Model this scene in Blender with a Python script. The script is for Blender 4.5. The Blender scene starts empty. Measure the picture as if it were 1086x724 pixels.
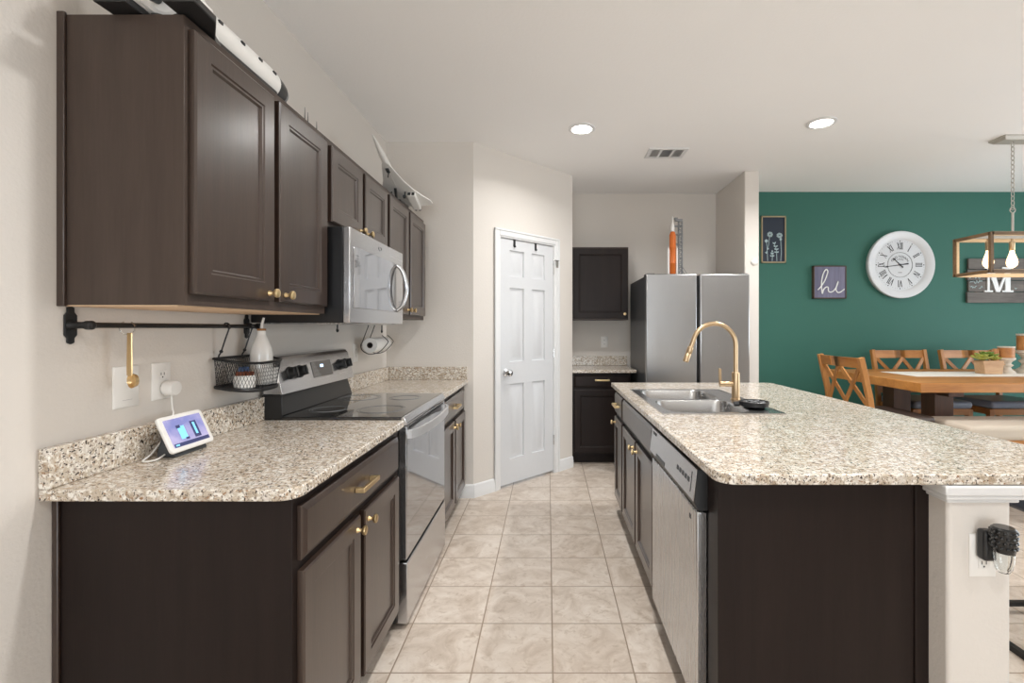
import bpy, bmesh, math, random
from mathutils import Vector, Matrix
random.seed(7)
R = math.radians
scene = bpy.context.scene
COL = scene.collection

# ------------------------------------------------------------------ camera, world, lights, exposure
def sl(*c):
    return tuple(((v / 255) / 12.92 if v / 255 <= 0.04045 else ((v / 255 + 0.055) / 1.055) ** 2.4) for v in c)

EYE = 1.31
cam_d = bpy.data.cameras.new('camera')
cam_d.sensor_fit = 'HORIZONTAL'
cam_d.sensor_width = 36
cam_d.lens = 500 / 1086 * 36
cam_d.shift_x = -(581 - 543) / 1086
cam_d.shift_y = -(362 - 348) / 1086
cam_d.clip_start = 0.05
cam = bpy.data.objects.new('camera', cam_d)
cam.location = (0, 0, EYE)
cam.rotation_euler = (R(90), 0, 0)
COL.objects.link(cam)
scene.camera = cam

vs = scene.view_settings
vs.view_transform = 'Standard'
vs.look = 'None'
vs.gamma = 1
vs.use_curve_mapping = False
vs.exposure = 0.66
scene.cycles.max_bounces = 10
scene.cycles.diffuse_bounces = 6
scene.cycles.glossy_bounces = 6
scene.cycles.use_denoising = True
scene.cycles.sample_clamp_indirect = 6

CAN_POWER = 12
WINDOW_RIGHT = 60
REAR_WINDOW_FILL = 86

w = bpy.data.worlds.new('daylight')
scene.world = w
w.use_nodes = True
w.node_tree.nodes['Background'].inputs[0].default_value = (0.80, 0.90, 1.0, 1)
w.node_tree.nodes['Background'].inputs[1].default_value = 0.6

def area_light(name, loc, rot, sx, sy, power, color, shape='RECTANGLE', parent=None):
    d = bpy.data.lights.new(name, 'AREA')
    d.shape = shape
    d.size = sx
    d.size_y = sy
    d.energy = power
    d.color = color
    if shape == 'DISK': d.spread = R(150)
    o = bpy.data.objects.new(name, d)
    o.location = loc
    o.rotation_euler = rot
    COL.objects.link(o)
    if parent: o.parent = parent
    return o

# daylight at the unseen dining room window (right), fill at an added window (behind)
area_light('window_daylight_right', (6.28, 2.4, 1.15), (0, R(90), 0), 2.0, 3.0, WINDOW_RIGHT, (0.86, 0.94, 1.0))
area_light('window_fill_rear', (0.2, -5.68, 1.10), (R(90), 0, 0), 2.8, 2.0, REAR_WINDOW_FILL, (0.88, 0.95, 1.0))

# ------------------------------------------------------------------ materials
class NT:
    def __init__(s, name):
        s.m = bpy.data.materials.new(name)
        s.m.use_nodes = True
        s.t = s.m.node_tree
        s.b = s.t.nodes['Principled BSDF']
    def n(s, typ, **kw):
        nd = s.t.nodes.new(typ)
        for k, v in kw.items(): setattr(nd, k, v)
        return nd
    def l(s, a, b): s.t.links.new(a, b)
    def coords(s, scale=(1, 1, 1), rot=(0, 0, 0), loc=(0, 0, 0)):
        tc = s.n('ShaderNodeTexCoord')
        mp = s.n('ShaderNodeMapping')
        mp.inputs['Scale'].default_value = scale
        mp.inputs['Rotation'].default_value = rot
        mp.inputs['Location'].default_value = loc
        s.l(tc.outputs['Object'], mp.inputs['Vector'])
        return mp.outputs['Vector']
    def noise(s, vec, scale, detail=3, rough=0.5, dist=0):
        nd = s.n('ShaderNodeTexNoise')
        nd.inputs['Scale'].default_value = scale
        nd.inputs['Detail'].default_value = detail
        nd.inputs['Roughness'].default_value = rough
        nd.inputs['Distortion'].default_value = dist
        s.l(vec, nd.inputs['Vector'])
        return nd.outputs['Fac']
    def ramp(s, fac, stops):
        nd = s.n('ShaderNodeValToRGB')
        e = nd.color_ramp.elements
        while len(e) < len(stops): e.new(0.5)
        for el, (p, c) in zip(e, stops):
            el.position = p
            el.color = (*c, 1) if len(c) == 3 else c
        s.l(fac, nd.inputs['Fac'])
        return nd.outputs['Color']
    def mix(s, fac, a, b, mode='MIX'):
        nd = s.n('ShaderNodeMix', data_type='RGBA', blend_type=mode)
        if isinstance(fac, (int, float)): nd.inputs[0].default_value = fac
        else: s.l(fac, nd.inputs[0])
        for i, v in ((6, a), (7, b)):
            if isinstance(v, tuple): nd.inputs[i].default_value = (*v, 1)
            else: s.l(v, nd.inputs[i])
        return nd.outputs[2]
    def math(s, op, a, b=None, c=None):
        nd = s.n('ShaderNodeMath', operation=op)
        for i, v in enumerate((a, b, c)):
            if v is None: continue
            if isinstance(v, (int, float)): nd.inputs[i].default_value = v
            else: s.l(v, nd.inputs[i])
        return nd.outputs[0]
    def bump(s, h, strength, dist=0.01):
        nd = s.n('ShaderNodeBump')
        nd.inputs['Strength'].default_value = strength
        nd.inputs['Distance'].default_value = dist
        s.l(h, nd.inputs['Height'])
        s.l(nd.outputs['Normal'], s.b.inputs['Normal'])
    def col(s, c):
        if isinstance(c, tuple): s.b.inputs['Base Color'].default_value = (*c, 1)
        else: s.l(c, s.b.inputs['Base Color'])
    def set(s, **kw):
        for k, v in kw.items(): s.b.inputs[k.replace('_', ' ')].default_value = v

def plain(name, color, rough=0.5, metal=0.0, var=0.06, scale=30, **kw):
    t = NT(name)
    v = t.coords()
    f = t.noise(v, scale, 3)
    c2 = tuple(max(0, x * (1 - var * 2)) for x in color)
    t.col(t.mix(f, c2, color))
    t.set(Roughness=rough, Metallic=metal, **kw)
    return t.m

def emit(name, color, strength):
    t = NT(name)
    t.col(color)
    t.b.inputs['Emission Color'].default_value = (*color, 1)
    t.b.inputs['Emission Strength'].default_value = strength
    return t.m

def paint(name, color, bump=0.25, rough=0.75, scale=95):
    t = NT(name)
    v = t.coords()
    big = t.noise(v, 1.3, 2)
    t.col(t.mix(big, tuple(c * 0.965 for c in color), color))
    t.set(Roughness=rough)
    t.b.inputs['Specular IOR Level'].default_value = 0.3
    t.bump(t.noise(v, scale, 3, 0.55), bump, 0.004)
    return t.m

def wood(name, dark, light, rough=0.4, axis='Z', scale=14, contrast=(0.3, 0.7), coat=0.0, bump=0.08, spec=0.5):
    t = NT(name)
    sc = {'X': (0.12, 1, 1), 'Y': (1, 0.12, 1), 'Z': (1, 1, 0.07)}[axis]
    v = t.coords(sc)
    a = t.noise(v, scale, 5, 0.6, 0.4)
    fine = t.noise(v, scale * 9, 3, 0.6)
    f = t.math('ADD', t.math('MULTIPLY', a, 0.7), t.math('MULTIPLY', fine, 0.3))
    t.col(t.ramp(f, [(contrast[0], dark), (contrast[1], light)]))
    t.set(Roughness=rough, Coat_Weight=coat, Coat_Roughness=0.25)
    t.b.inputs['Specular IOR Level'].default_value = spec
    t.bump(fine, bump, 0.002)
    return t.m

def granite(name):
    t = NT(name)
    v = t.coords((1, 1, 1), (0.3, 0.2, R(35)))
    vs_ = t.coords((1, 2.3, 1.6), (0.1, 0.15, R(55)))
    base = t.ramp(t.noise(v, 22, 5, 0.6, 0.6), [(0.32, sl(172, 153, 131)), (0.5, sl(197, 184, 166)), (0.66, sl(214, 207, 198))])
    cream = t.noise(vs_, 55, 3, 0.6)
    base = t.mix(t.ramp(cream, [(0.48, (0, 0, 0)), (0.60, (1, 1, 1))]), base, sl(238, 233, 224))
    brown = t.ramp(t.noise(vs_, 78, 3, 0.62), [(0.58, (0, 0, 0)), (0.67, (1, 1, 1))])
    base = t.mix(brown, base, sl(150, 112, 76))
    gray = t.ramp(t.noise(t.coords((2.2, 1, 1.5), (0, 0.4, R(40)), (3, 1, 2)), 80, 3, 0.62), [(0.57, (0, 0, 0)), (0.63, (1, 1, 1))])
    base = t.mix(gray, base, sl(136, 124, 112))
    dark = t.ramp(t.noise(t.coords((1.9, 1, 1.4), (0.2, 0, R(30)), (7, 4, 1)), 88, 2, 0.6), [(0.605, (0, 0, 0)), (0.645, (1, 1, 1))])
    base = t.mix(dark, base, sl(54, 44, 40))
    t.col(base)
    t.set(Roughness=0.2, Coat_Weight=0.2, Coat_Roughness=0.02)
    return t.m

def steel(name, color=(0.60, 0.60, 0.61), rough=0.27, axis='Z', streak=0.05):
    t = NT(name)
    sc = {'X': (0.02, 1, 1), 'Y': (1, 0.02, 1), 'Z': (1, 1, 0.02)}[axis]
    v = t.coords(sc)
    f = t.noise(v, 160, 3, 0.6)
    t.col(t.mix(f, tuple(c * (1 - streak) for c in color), color))
    t.set(Metallic=1.0)
    r = t.math('ADD', t.math('MULTIPLY', f, 0.12), rough - 0.06)
    t.l(r, t.b.inputs['Roughness'])
    return t.m

def tile(name):
    t = NT(name)
    tc = t.n('ShaderNodeTexCoord')
    sp = t.n('ShaderNodeSeparateXYZ')
    t.l(tc.outputs['Object'], sp.inputs[0])
    px, py = 0.309, 0.300
    u = t.math('DIVIDE', t.math('SUBTRACT', sp.outputs[0], 0.019 - 30 * px), px)
    v = t.math('DIVIDE', t.math('SUBTRACT', sp.outputs[1], 1.793 - 30 * py), py)
    def edge(q):
        fr = t.math('FRACT', q)
        return t.math('MINIMUM', fr, t.math('SUBTRACT', 1.0, fr))
    e = t.math('MINIMUM', edge(u), edge(v))
    g = t.n('ShaderNodeMapRange')
    g.inputs['From Min'].default_value = 0.005
    g.inputs['From Max'].default_value = 0.013
    t.l(e, g.inputs['Value'])
    cell = t.n('ShaderNodeCombineXYZ')
    t.l(t.math('FLOOR', u), cell.inputs[0]); t.l(t.math('FLOOR', v), cell.inputs[1])
    wn = t.n('ShaderNodeTexWhiteNoise', noise_dimensions='3D')
    t.l(cell.outputs[0], wn.inputs['Vector'])
    add = t.n('ShaderNodeVectorMath', operation='MULTIPLY_ADD')
    t.l(wn.outputs['Color'], add.inputs[0]); add.inputs[1].default_value = (9, 9, 9)
    t.l(tc.outputs['Object'], add.inputs[2])
    vec = add.outputs[0]
    n1 = t.noise(vec, 7, 6, 0.62, 1.2)
    n2 = t.noise(vec, 26, 5, 0.65, 1.0)
    n3 = t.noise(vec, 70, 3, 0.6)
    c = t.ramp(n1, [(0.30, sl(186, 170, 155)), (0.5, sl(210, 197, 184)), (0.68, sl(224, 214, 203))])
    c = t.mix(t.ramp(n2, [(0.54, (0, 0, 0)), (0.70, (0.6, 0.6, 0.6))]), c, sl(168, 148, 128))
    c = t.mix(t.ramp(n3, [(0.60, (0, 0, 0)), (0.75, (0.35, 0.35, 0.35))]), c, sl(232, 222, 210))
    c = t.mix(t.math('MULTIPLY', wn.outputs['Value'], 0.14), c, sl(184, 166, 148))
    c = t.mix(g.outputs[0], sl(148, 130, 112), c)
    t.col(c)
    t.set(Roughness=0.36)
    h = t.math('ADD', g.outputs[0], t.math('MULTIPLY', n2, 0.25))
    t.bump(h, 0.25, 0.003)
    return t.m

M = {}
M['wall'] = paint('wall_paint', sl(220, 214, 207))
M['ceiling'] = paint('ceiling_paint', sl(249, 248, 247), 0.2, 0.85, 60)
M['green'] = paint('green_accent_paint', sl(58, 108, 96), 0.2, 0.6)
M['trim'] = plain('white_trim_paint', sl(226, 226, 226), 0.4, var=0.02)
M['door_white'] = plain('white_door_paint', sl(212, 213, 215), 0.4, var=0.02)
M['tile'] = tile('travertine_tile')
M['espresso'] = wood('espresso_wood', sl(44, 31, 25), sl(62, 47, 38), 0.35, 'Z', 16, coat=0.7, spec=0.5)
M['espresso_shaded'] = wood('espresso_wood_shaded', sl(27, 19, 17), sl(37, 28, 25), 0.4, 'Z', 16, spec=0.2)  # same cabinet finish darkened, shade on base and alcove put into the colour
M['espresso_lit'] = wood('espresso_wood_lit', sl(62, 51, 45), sl(76, 64, 57), 0.4, 'Z', 16, spec=0.3)  # same finish lightened, light on the upper end panels put into the colour
M['birch'] = wood('pale_cabinet_underside', sl(206, 172, 138), sl(224, 194, 162), 0.6, 'Y')
M['kick'] = plain('toe_kick_black', sl(38, 30, 26), 0.6)
M['granite'] = granite('cream_granite')
M['steel'] = steel('brushed_steel')
M['steel_h'] = steel('brushed_steel_horizontal', (0.62, 0.62, 0.63), 0.25, 'Y')
M['steel_fridge'] = steel('fridge_steel', (0.46, 0.465, 0.475), 0.3, 'Z')
M['sink'] = steel('sink_steel', (0.52, 0.52, 0.52), 0.24, 'X', 0.05)
M['steel_satin'] = plain('satin_steel_handle', (0.72, 0.72, 0.73), 0.5, 0.75, 0.03)
M['chrome'] = plain('chrome', (0.8, 0.8, 0.8), 0.12, 1.0)
M['brass'] = plain('brushed_brass', sl(230, 202, 154), 0.36, 1.0, 0.05)
M['gold'] = plain('champagne_brass', sl(206, 180, 146), 0.34, 1.0, 0.05)
M['black_glass'] = plain('black_glass', (0.012, 0.012, 0.013), 0.05, Coat_Weight=1.0, Coat_Roughness=0.02)
M['mirror_glass'] = plain('dark_mirror_glass', (0.42, 0.42, 0.43), 0.05, 0.9, 0.02)
M['black'] = plain('black_enamel', (0.012, 0.012, 0.013), 0.3)
M['black_plastic'] = plain('black_plastic', (0.02, 0.02, 0.021), 0.35)
M['black_metal'] = plain('black_metal', (0.018, 0.018, 0.019), 0.4, 0.3)
M['charcoal'] = plain('charcoal_plastic', (0.05, 0.055, 0.06), 0.5)
M['dark_gray'] = plain('dark_grey_enamel', (0.09, 0.092, 0.098), 0.35, 0.4)
M['white_plastic'] = plain('white_plastic', sl(236, 234, 230), 0.35, var=0.02)
M['white_ceramic'] = plain('white_ceramic', sl(240, 238, 234), 0.25, var=0.02, Coat_Weight=0.4)
M['paper'] = plain('paper_towel', sl(244, 242, 238), 0.9, var=0.02)
M['cork'] = plain('cork', sl(176, 124, 76), 0.8, var=0.2, scale=120)
M['spice'] = plain('red_brown_packets', sl(164, 92, 60), 0.7, var=0.3, scale=70)
M['blue_cloth'] = plain('blue_packets', sl(92, 118, 160), 0.7, var=0.3, scale=70)
M['oak'] = wood('honey_oak', sl(150, 92, 40), sl(202, 142, 76), 0.4, 'X', 10)
M['oak_v'] = wood('honey_oak_upright', sl(148, 92, 42), sl(198, 140, 78), 0.4, 'Z', 12)
M['walnut'] = wood('dark_walnut', sl(64, 40, 26), sl(98, 64, 42), 0.45, 'Z', 12)
M['seat_dark'] = plain('dark_brown_leather', sl(74, 62, 56), 0.45, var=0.1)
M['seat_gray_sheen'] = plain('blue_grey_leather_sheen', sl(138, 148, 166), 0.3, var=0.1)  # blue-grey seat lightened, window reflection on its top put into the colour
M['navy'] = plain('navy_leather', sl(40, 46, 60), 0.35, var=0.1)
M['beige_cloth'] = plain('beige_upholstery', sl(206, 194, 178), 0.85, var=0.05, scale=200)
M['runner'] = plain('white_runner_cloth', sl(238, 234, 226), 0.9, var=0.03, scale=200)
M['lantern_wood'] = wood('lantern_pale_wood', sl(206, 176, 136), sl(234, 210, 174), 0.5, 'X', 12)
M['lantern_brown'] = wood('lantern_brown_wood', sl(92, 70, 48), sl(128, 100, 70), 0.5, 'X', 12)
M['silver'] = plain('weathered_silver', sl(196, 192, 184), 0.5, 0.2)
M['bulb'] = emit('warm_bulb_glow', (1.0, 0.66, 0.34), 2.6)
M['led'] = emit('downlight_lens_glow', (1.0, 0.95, 0.86), 14)
M['clock_white'] = plain('antique_white_enamel', sl(222, 225, 228), 0.35, var=0.04, scale=8)
M['clock_face'] = plain('clock_face_paper', sl(218, 222, 226), 0.6, var=0.04, scale=8)
M['ink'] = plain('clock_ink', sl(44, 46, 50), 0.5)
M['slate_board'] = wood('grey_purple_planks', sl(84, 86, 110), sl(128, 126, 150), 0.6, 'Z', 10)
M['brown_edge'] = plain('brown_wood_edge', sl(84, 66, 54), 0.6)
M['navy_board'] = plain('navy_print', sl(44, 54, 70), 0.6, var=0.15, scale=20)
M['pale_ink'] = plain('pale_blue_ink', sl(186, 208, 212), 0.7)
M['frame_beige'] = plain('beige_frame', sl(168, 152, 122), 0.5)
M['plank_grey'] = wood('grey_brown_planks', sl(70, 66, 64), sl(124, 118, 112), 0.7, 'X', 9)
M['white_paint'] = plain('white_letter_paint', sl(240, 242, 242), 0.5, var=0.02)
M['succulent'] = plain('green_succulent', sl(132, 160, 66), 0.5, var=0.3, scale=40)
M['succulent_pale'] = plain('yellow_green_succulent', sl(196, 200, 96), 0.5, var=0.3, scale=40)
M['planter'] = wood('pale_planter_wood', sl(180, 140, 104), sl(212, 176, 138), 0.6, 'X', 14)
M['whitewash'] = plain('whitewashed_wood', sl(224, 214, 200), 0.7, var=0.12, scale=40)
M['amber'] = wood('amber_wood', sl(164, 104, 56), sl(206, 148, 92), 0.5, 'X', 14)
M['orange'] = plain('orange_tank', sl(206, 104, 28), 0.45)
M['brick_white'] = plain('white_model_plastic', sl(232, 230, 226), 0.35, var=0.02)
M['brick_gray'] = plain('grey_model_plastic', sl(126, 128, 130), 0.45)
M['honeycomb'] = plain('black_ceramic', (0.015, 0.015, 0.015), 0.15)
M['scratch_gray'] = plain('grey_print', sl(120, 122, 124), 0.5)

def clear_glass(name):
    t = NT(name)
    t.col((0.95, 0.97, 0.97))
    t.set(Roughness=0.03, IOR=1.45)
    t.b.inputs['Transmission Weight'].default_value = 1.0
    return t.m
M['glass'] = clear_glass('clear_glass')

def screen_mat():
    t = NT('lit_screen')
    v = t.coords()
    c = t.ramp(t.noise(v, 14, 3), [(0.35, sl(134, 138, 196)), (0.65, sl(196, 186, 222))])
    t.col((0.02, 0.02, 0.02))
    t.l(c, t.b.inputs['Emission Color'])
    t.b.inputs['Emission Strength'].default_value = 0.75
    t.set(Roughness=0.1)
    return t.m
M['screen'] = screen_mat()
M['screen_blue'] = emit('screen_light_blue', sl(112, 178, 222), 0.7)
M['screen_dark'] = emit('screen_dark_blue', sl(44, 48, 86), 0.5)
M['led_clock'] = emit('oven_clock_digits', sl(190, 220, 255), 1.5)

# ------------------------------------------------------------------ mesh helpers
class Fr:
    """a local frame: u along a face, v up, n out of the face"""
    def __init__(s, o, u, n, v=(0, 0, 1)):
        s.o, s.u, s.v, s.n = Vector(o), Vector(u).normalized(), Vector(v).normalized(), Vector(n).normalized()
    def __call__(s, u, v, n): return s.o + s.u * u + s.v * v + s.n * n

def FPX(X): return Fr((X, 0, 0), (0, 1, 0), (1, 0, 0))     # faces +X, u = Y
def FNX(X): return Fr((X, 0, 0), (0, 1, 0), (-1, 0, 0))
def FNY(Y): return Fr((0, Y, 0), (1, 0, 0), (0, -1, 0))    # faces the camera, u = X
WORLD = Fr((0, 0, 0), (1, 0, 0), (0, 0, 1), (0, 1, 0))      # u=X v=Y n=Z

class MB:
    def __init__(s): s.bm = bmesh.new()
    def face(s, vs):
        try: return s.bm.faces.new(vs)
        except ValueError: return None
    def hexa(s, p):
        v = [s.bm.verts.new(q) for q in p]
        for f in ((0, 3, 2, 1), (4, 5, 6, 7), (0, 1, 5, 4), (1, 2, 6, 5), (2, 3, 7, 6), (3, 0, 4, 7)):
            s.face([v[i] for i in f])
        return s
    def box(s, x0, x1, y0, y1, z0, z1):
        return s.hexa([(x0, y0, z0), (x1, y0, z0), (x1, y1, z0), (x0, y1, z0), (x0, y0, z1), (x1, y0, z1), (x1, y1, z1), (x0, y1, z1)])
    def fbox(s, F, u0, u1, v0, v1, n0, n1):
        return s.hexa([F(u0, v0, n0), F(u1, v0, n0), F(u1, v1, n0), F(u0, v1, n0), F(u0, v0, n1), F(u1, v0, n1), F(u1, v1, n1), F(u0, v1, n1)])
    def bar(s, a, b, w, t, side=None):
        a, b = Vector(a), Vector(b)
        d = (b - a).normalized()
        sd = Vector(side) if side else (Vector((0, 0, 1)) if abs(d.z) < 0.9 else Vector((0, 1, 0)))
        p = d.cross(sd).normalized(); q = p.cross(d).normalized()
        p *= t / 2; q *= w / 2
        return s.hexa([a - p - q, a + p - q, a + p + q, a - p + q, b - p - q, b + p - q, b + p + q, b - p + q])
    def rings(s, F, u0, u1, v0, v1, rl, back=True, cap=True):
        prev = None
        first = None
        for ins, n in rl:
            c = [(u0 + ins, v0 + ins), (u1 - ins, v0 + ins), (u1 - ins, v1 - ins), (u0 + ins, v1 - ins)]
            vs = [s.bm.verts.new(F(a, b, n)) for a, b in c]
            if prev:
                for i in range(4):
                    s.face([prev[i], prev[(i + 1) % 4], vs[(i + 1) % 4], vs[i]])
            else: first = vs
            prev = vs
        if cap: s.face(prev)
        if back: s.face(first[::-1])
        return s
    def prism(s, pts, n0, n1, F=WORLD):
        a = [s.bm.verts.new(F(u, v, n0)) for u, v in pts]
        b = [s.bm.verts.new(F(u, v, n1)) for u, v in pts]
        s.face(a[::-1]); s.face(b)
        k = len(pts)
        for i in range(k): s.face([a[i], a[(i + 1) % k], b[(i + 1) % k], b[i]])
        return s
    def cyl(s, p0, p1, r0, r1=None, seg=20, cap=True):
        p0, p1 = Vector(p0), Vector(p1)
        r1 = r0 if r1 is None else r1
        d = (p1 - p0).normalized()
        x = d.orthogonal().normalized(); y = d.cross(x)
        A, B_ = [], []
        for i in range(seg):
            a = 2 * math.pi * i / seg
            q = x * math.cos(a) + y * math.sin(a)
            A.append(s.bm.verts.new(p0 + q * r0)); B_.append(s.bm.verts.new(p1 + q * r1))
        for i in range(seg): s.face([A[i], A[(i + 1) % seg], B_[(i + 1) % seg], B_[i]])
        if cap: s.face(A[::-1]); s.face(B_)
        return s
    def tube(s, pts, r, seg=8, closed=False, flat=None):
        P = [Vector(p) for p in pts]
        n = len(P)
        rs = r if isinstance(r, (list, tuple)) else [r] * n
        T = []
        for i in range(n):
            a = P[(i - 1) % n] if (closed or i > 0) else P[i]
            b = P[(i + 1) % n] if (closed or i < n - 1) else P[i]
            T.append((b - a).normalized())
        x = T[0].orthogonal().normalized()
        rings = []
        for i in range(n):
            x = (x - T[i] * x.dot(T[i]))
            x = x.normalized() if x.length > 1e-6 else T[i].orthogonal().normalized()
            y = T[i].cross(x)
            rings.append([s.bm.verts.new(P[i] + (x * math.cos(2 * math.pi * k / seg) + y * math.sin(2 * math.pi * k / seg)) * rs[i]) for k in range(seg)])
        m = n if closed else n - 1
        for i in range(m):
            A, B_ = rings[i], rings[(i + 1) % n]
            off = 0
            if closed and i == n - 1:
                off = min(range(seg), key=lambda o: (A[0].co - B_[o].co).length)
            for k in range(seg): s.face([A[k], A[(k + 1) % seg], B_[(k + 1 + off) % seg], B_[(k + off) % seg]])
        if not closed: s.face(rings[0][::-1]); s.face(rings[-1])
        return s
    def lathe(s, o, prof, axis=(0, 0, 1), seg=28, cap0=True, cap1=True):
        o = Vector(o); d = Vector(axis).normalized()
        x = d.orthogonal().normalized(); y = d.cross(x)
        prev = None; first = None
        for r, z in prof:
            c = o + d * z
            ring = [s.bm.verts.new(c + (x * math.cos(2 * math.pi * k / seg) + y * math.sin(2 * math.pi * k / seg)) * max(r, 1e-5)) for k in range(seg)]
            if prev:
                for k in range(seg): s.face([prev[k], prev[(k + 1) % seg], ring[(k + 1) % seg], ring[k]])
            else: first = ring
            prev = ring
        if cap0: s.face(first[::-1])
        if cap1: s.face(prev)
        return s
    def ball(s, c, r, seg=16, rings=10):
        r = (r, r, r) if isinstance(r, (int, float)) else r
        m = Matrix.Translation(c) @ Matrix.Diagonal((*r, 1))
        bmesh.ops.create_uvsphere(s.bm, u_segments=seg, v_segments=rings, radius=1, matrix=m)
        return s

ORG = {}
def finish(mb, name, mat, origin, parent=None, bevel=0.0, smooth=True, ang=38, seg=2, recalc=True):
    bm = mb.bm
    if recalc: bmesh.ops.recalc_face_normals(bm, faces=bm.faces[:])
    bmesh.ops.translate(bm, vec=-Vector(origin), verts=bm.verts[:])
    me = bpy.data.meshes.new(name)
    bm.to_mesh(me); bm.free()
    me.materials.append(mat)
    if smooth:
        me.polygons.foreach_set('use_smooth', [True] * len(me.polygons))
        me.set_sharp_from_angle(angle=R(ang))
    o = bpy.data.objects.new(name, me)
    COL.objects.link(o)
    if parent: o.parent = parent
    else: o.location = origin
    if bevel:
        b = o.modifiers.new('edge', 'BEVEL')
        b.width = bevel; b.segments = seg; b.limit_method = 'ANGLE'; b.angle_limit = R(40)
        b.harden_normals = False
    ORG[o.name] = Vector(origin)
    return o

def thing(name, label, cat, loc, group=None):
    o = bpy.data.objects.new(name, None)
    o.empty_display_size = 0.05
    o.location = loc
    COL.objects.link(o)
    o['label'] = label; o['category'] = cat
    if group: o['group'] = group
    ORG[o.name] = Vector(loc)
    return o

def part(name, mb, mat, parent, bevel=0.0, label=None, **kw):
    o = finish(mb, name, M[mat], ORG[parent.name], parent, bevel, **kw)
    if label: o['label'] = label
    return o

def solo(name, label, cat, mb, mat, loc, group=None, bevel=0.0, **kw):
    o = finish(mb, name, M[mat], loc, None, bevel, **kw)
    o['label'] = label; o['category'] = cat
    if group: o['group'] = group
    return o

def struct(name, mb, mat, parent=None, bevel=0.0, loc=(0, 0, 0), **kw):
    o = finish(mb, name, M[mat], loc if not parent else ORG[parent.name], parent, bevel, **kw)
    if not parent: o['kind'] = 'structure'
    return o

def dup(src, loc, label, rotz=None):
    def cp(o, p):
        c = o.copy(); COL.objects.link(c)
        ORG[c.name] = ORG[o.name]
        if p: c.parent = p
        for ch in [k for k in bpy.data.objects if k.parent == o]: cp(ch, c)
        return c
    r = cp(src, None)
    r.location = loc
    r['label'] = label
    if rotz is not None: r.rotation_euler = (0, 0, rotz)
    return r

def arc(cx, cy, r, a0, a1, n):
    return [(cx + r * math.cos(R(a0 + (a1 - a0) * i / n)), cy + r * math.sin(R(a0 + (a1 - a0) * i / n))) for i in range(n + 1)]

def smooth_path(pts, n=6):
    P = [Vector(p) for p in pts]
    out = []
    for i in range(len(P) - 1):
        p0 = P[max(i - 1, 0)]; p1 = P[i]; p2 = P[i + 1]; p3 = P[min(i + 2, len(P) - 1)]
        for k in range(n):
            t = k / n
            out.append(0.5 * ((2 * p1) + (p2 - p0) * t + (2 * p0 - 5 * p1 + 4 * p2 - p3) * t * t + (3 * p1 - p0 - 3 * p2 + p3) * t ** 3))
    out.append(P[-1])
    return out

# ------------------------------------------------------------------ the room
WL = -1.251           # left wall face
CEIL = 2.75
PC = (-0.577, 3.65)   # where the diagonal pantry wall starts
PD = 0.809            # its run in X and in Y
BACK = 5.05
GREEN = 4.98

struct('floor', MB().box(-1.5, 6.4, -5.8, 5.3, -0.1, 0), 'tile')
struct('ceiling', MB().box(-1.5, 6.4, -5.8, 5.3, CEIL, CEIL + 0.1), 'ceiling')
struct('wall_left', MB().box(WL - 0.15, WL, -5.8, 5.3, 0, CEIL), 'wall')
struct('wall_back_kitchen', MB().box(WL, PC[0], 3.65, 3.78, 0, CEIL), 'wall')
# diagonal pantry wall with the opening for the door
DG = Fr((PC[0], PC[1], 0), (1, 1, 0), (1, -1, 0))
DL = PD * math.sqrt(2)
U0, U1, DTOP = 0.253, 0.901, 2.065
m = MB()
m.fbox(DG, 0, U0, 0, CEIL, -0.12, 0).fbox(DG, U1, DL, 0, CEIL, -0.12, 0).fbox(DG, U0, U1, DTOP, CEIL, -0.12, 0)
struct('wall_pantry', m, 'wall')
struct('wall_pantry_side', MB().box(PC[0] + PD - 0.12, PC[0] + PD, PC[1] + PD, BACK + 0.1, 0, CEIL), 'wall')
struct('wall_back', MB().box(PC[0] + PD, 1.93, BACK, BACK + 0.15, 0, CEIL), 'wall')
struct('wall_fin', MB().box(1.80, 1.932, 4.31, BACK, 0, CEIL), 'wall', bevel=0.008)
struct('wall_dining', MB().box(1.932, 6.4, GREEN, BACK + 0.15, 0, CEIL), 'green')
# right wall with the dining window, rear wall with an added one; both set low to light the ceiling
m = MB()
m.box(6.2, 6.35, -5.8, 0.9, 0, CEIL).box(6.2, 6.35, 3.9, 5.3, 0, CEIL).box(6.2, 6.35, 0.9, 3.9, 0, 0.1).box(6.2, 6.35, 0.9, 3.9, 2.2, CEIL)
struct('wall_right', m, 'wall')
m = MB()
m.box(1.65, 6.2, -5.75, -5.6, 0, CEIL).box(-1.25, 1.65, -5.75, -5.6, 0, 0.08).box(-1.25, 1.65, -5.75, -5.6, 2.12, CEIL)
struct('wall_rear', m, 'wall')
for nm, pts in (('window_1', [(6.22, 6.26, y, y + 0.05, 0.1, 2.2) for y in (0.9, 2.375, 3.85)] + [(6.22, 6.26, 0.9, 3.9, z, z + 0.05) for z in (0.1, 2.15)]),
                ('added_rear_window', [(x, x + 0.05, -5.66, -5.62, 0.08, 2.12) for x in (-1.25, 0.175, 1.6)] + [(-1.25, 1.65, -5.66, -5.62, z, z + 0.05) for z in (0.08, 2.07)])):
    m = MB()
    for p in pts: m.box(*p)
    struct(nm, m, 'trim')

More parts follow.
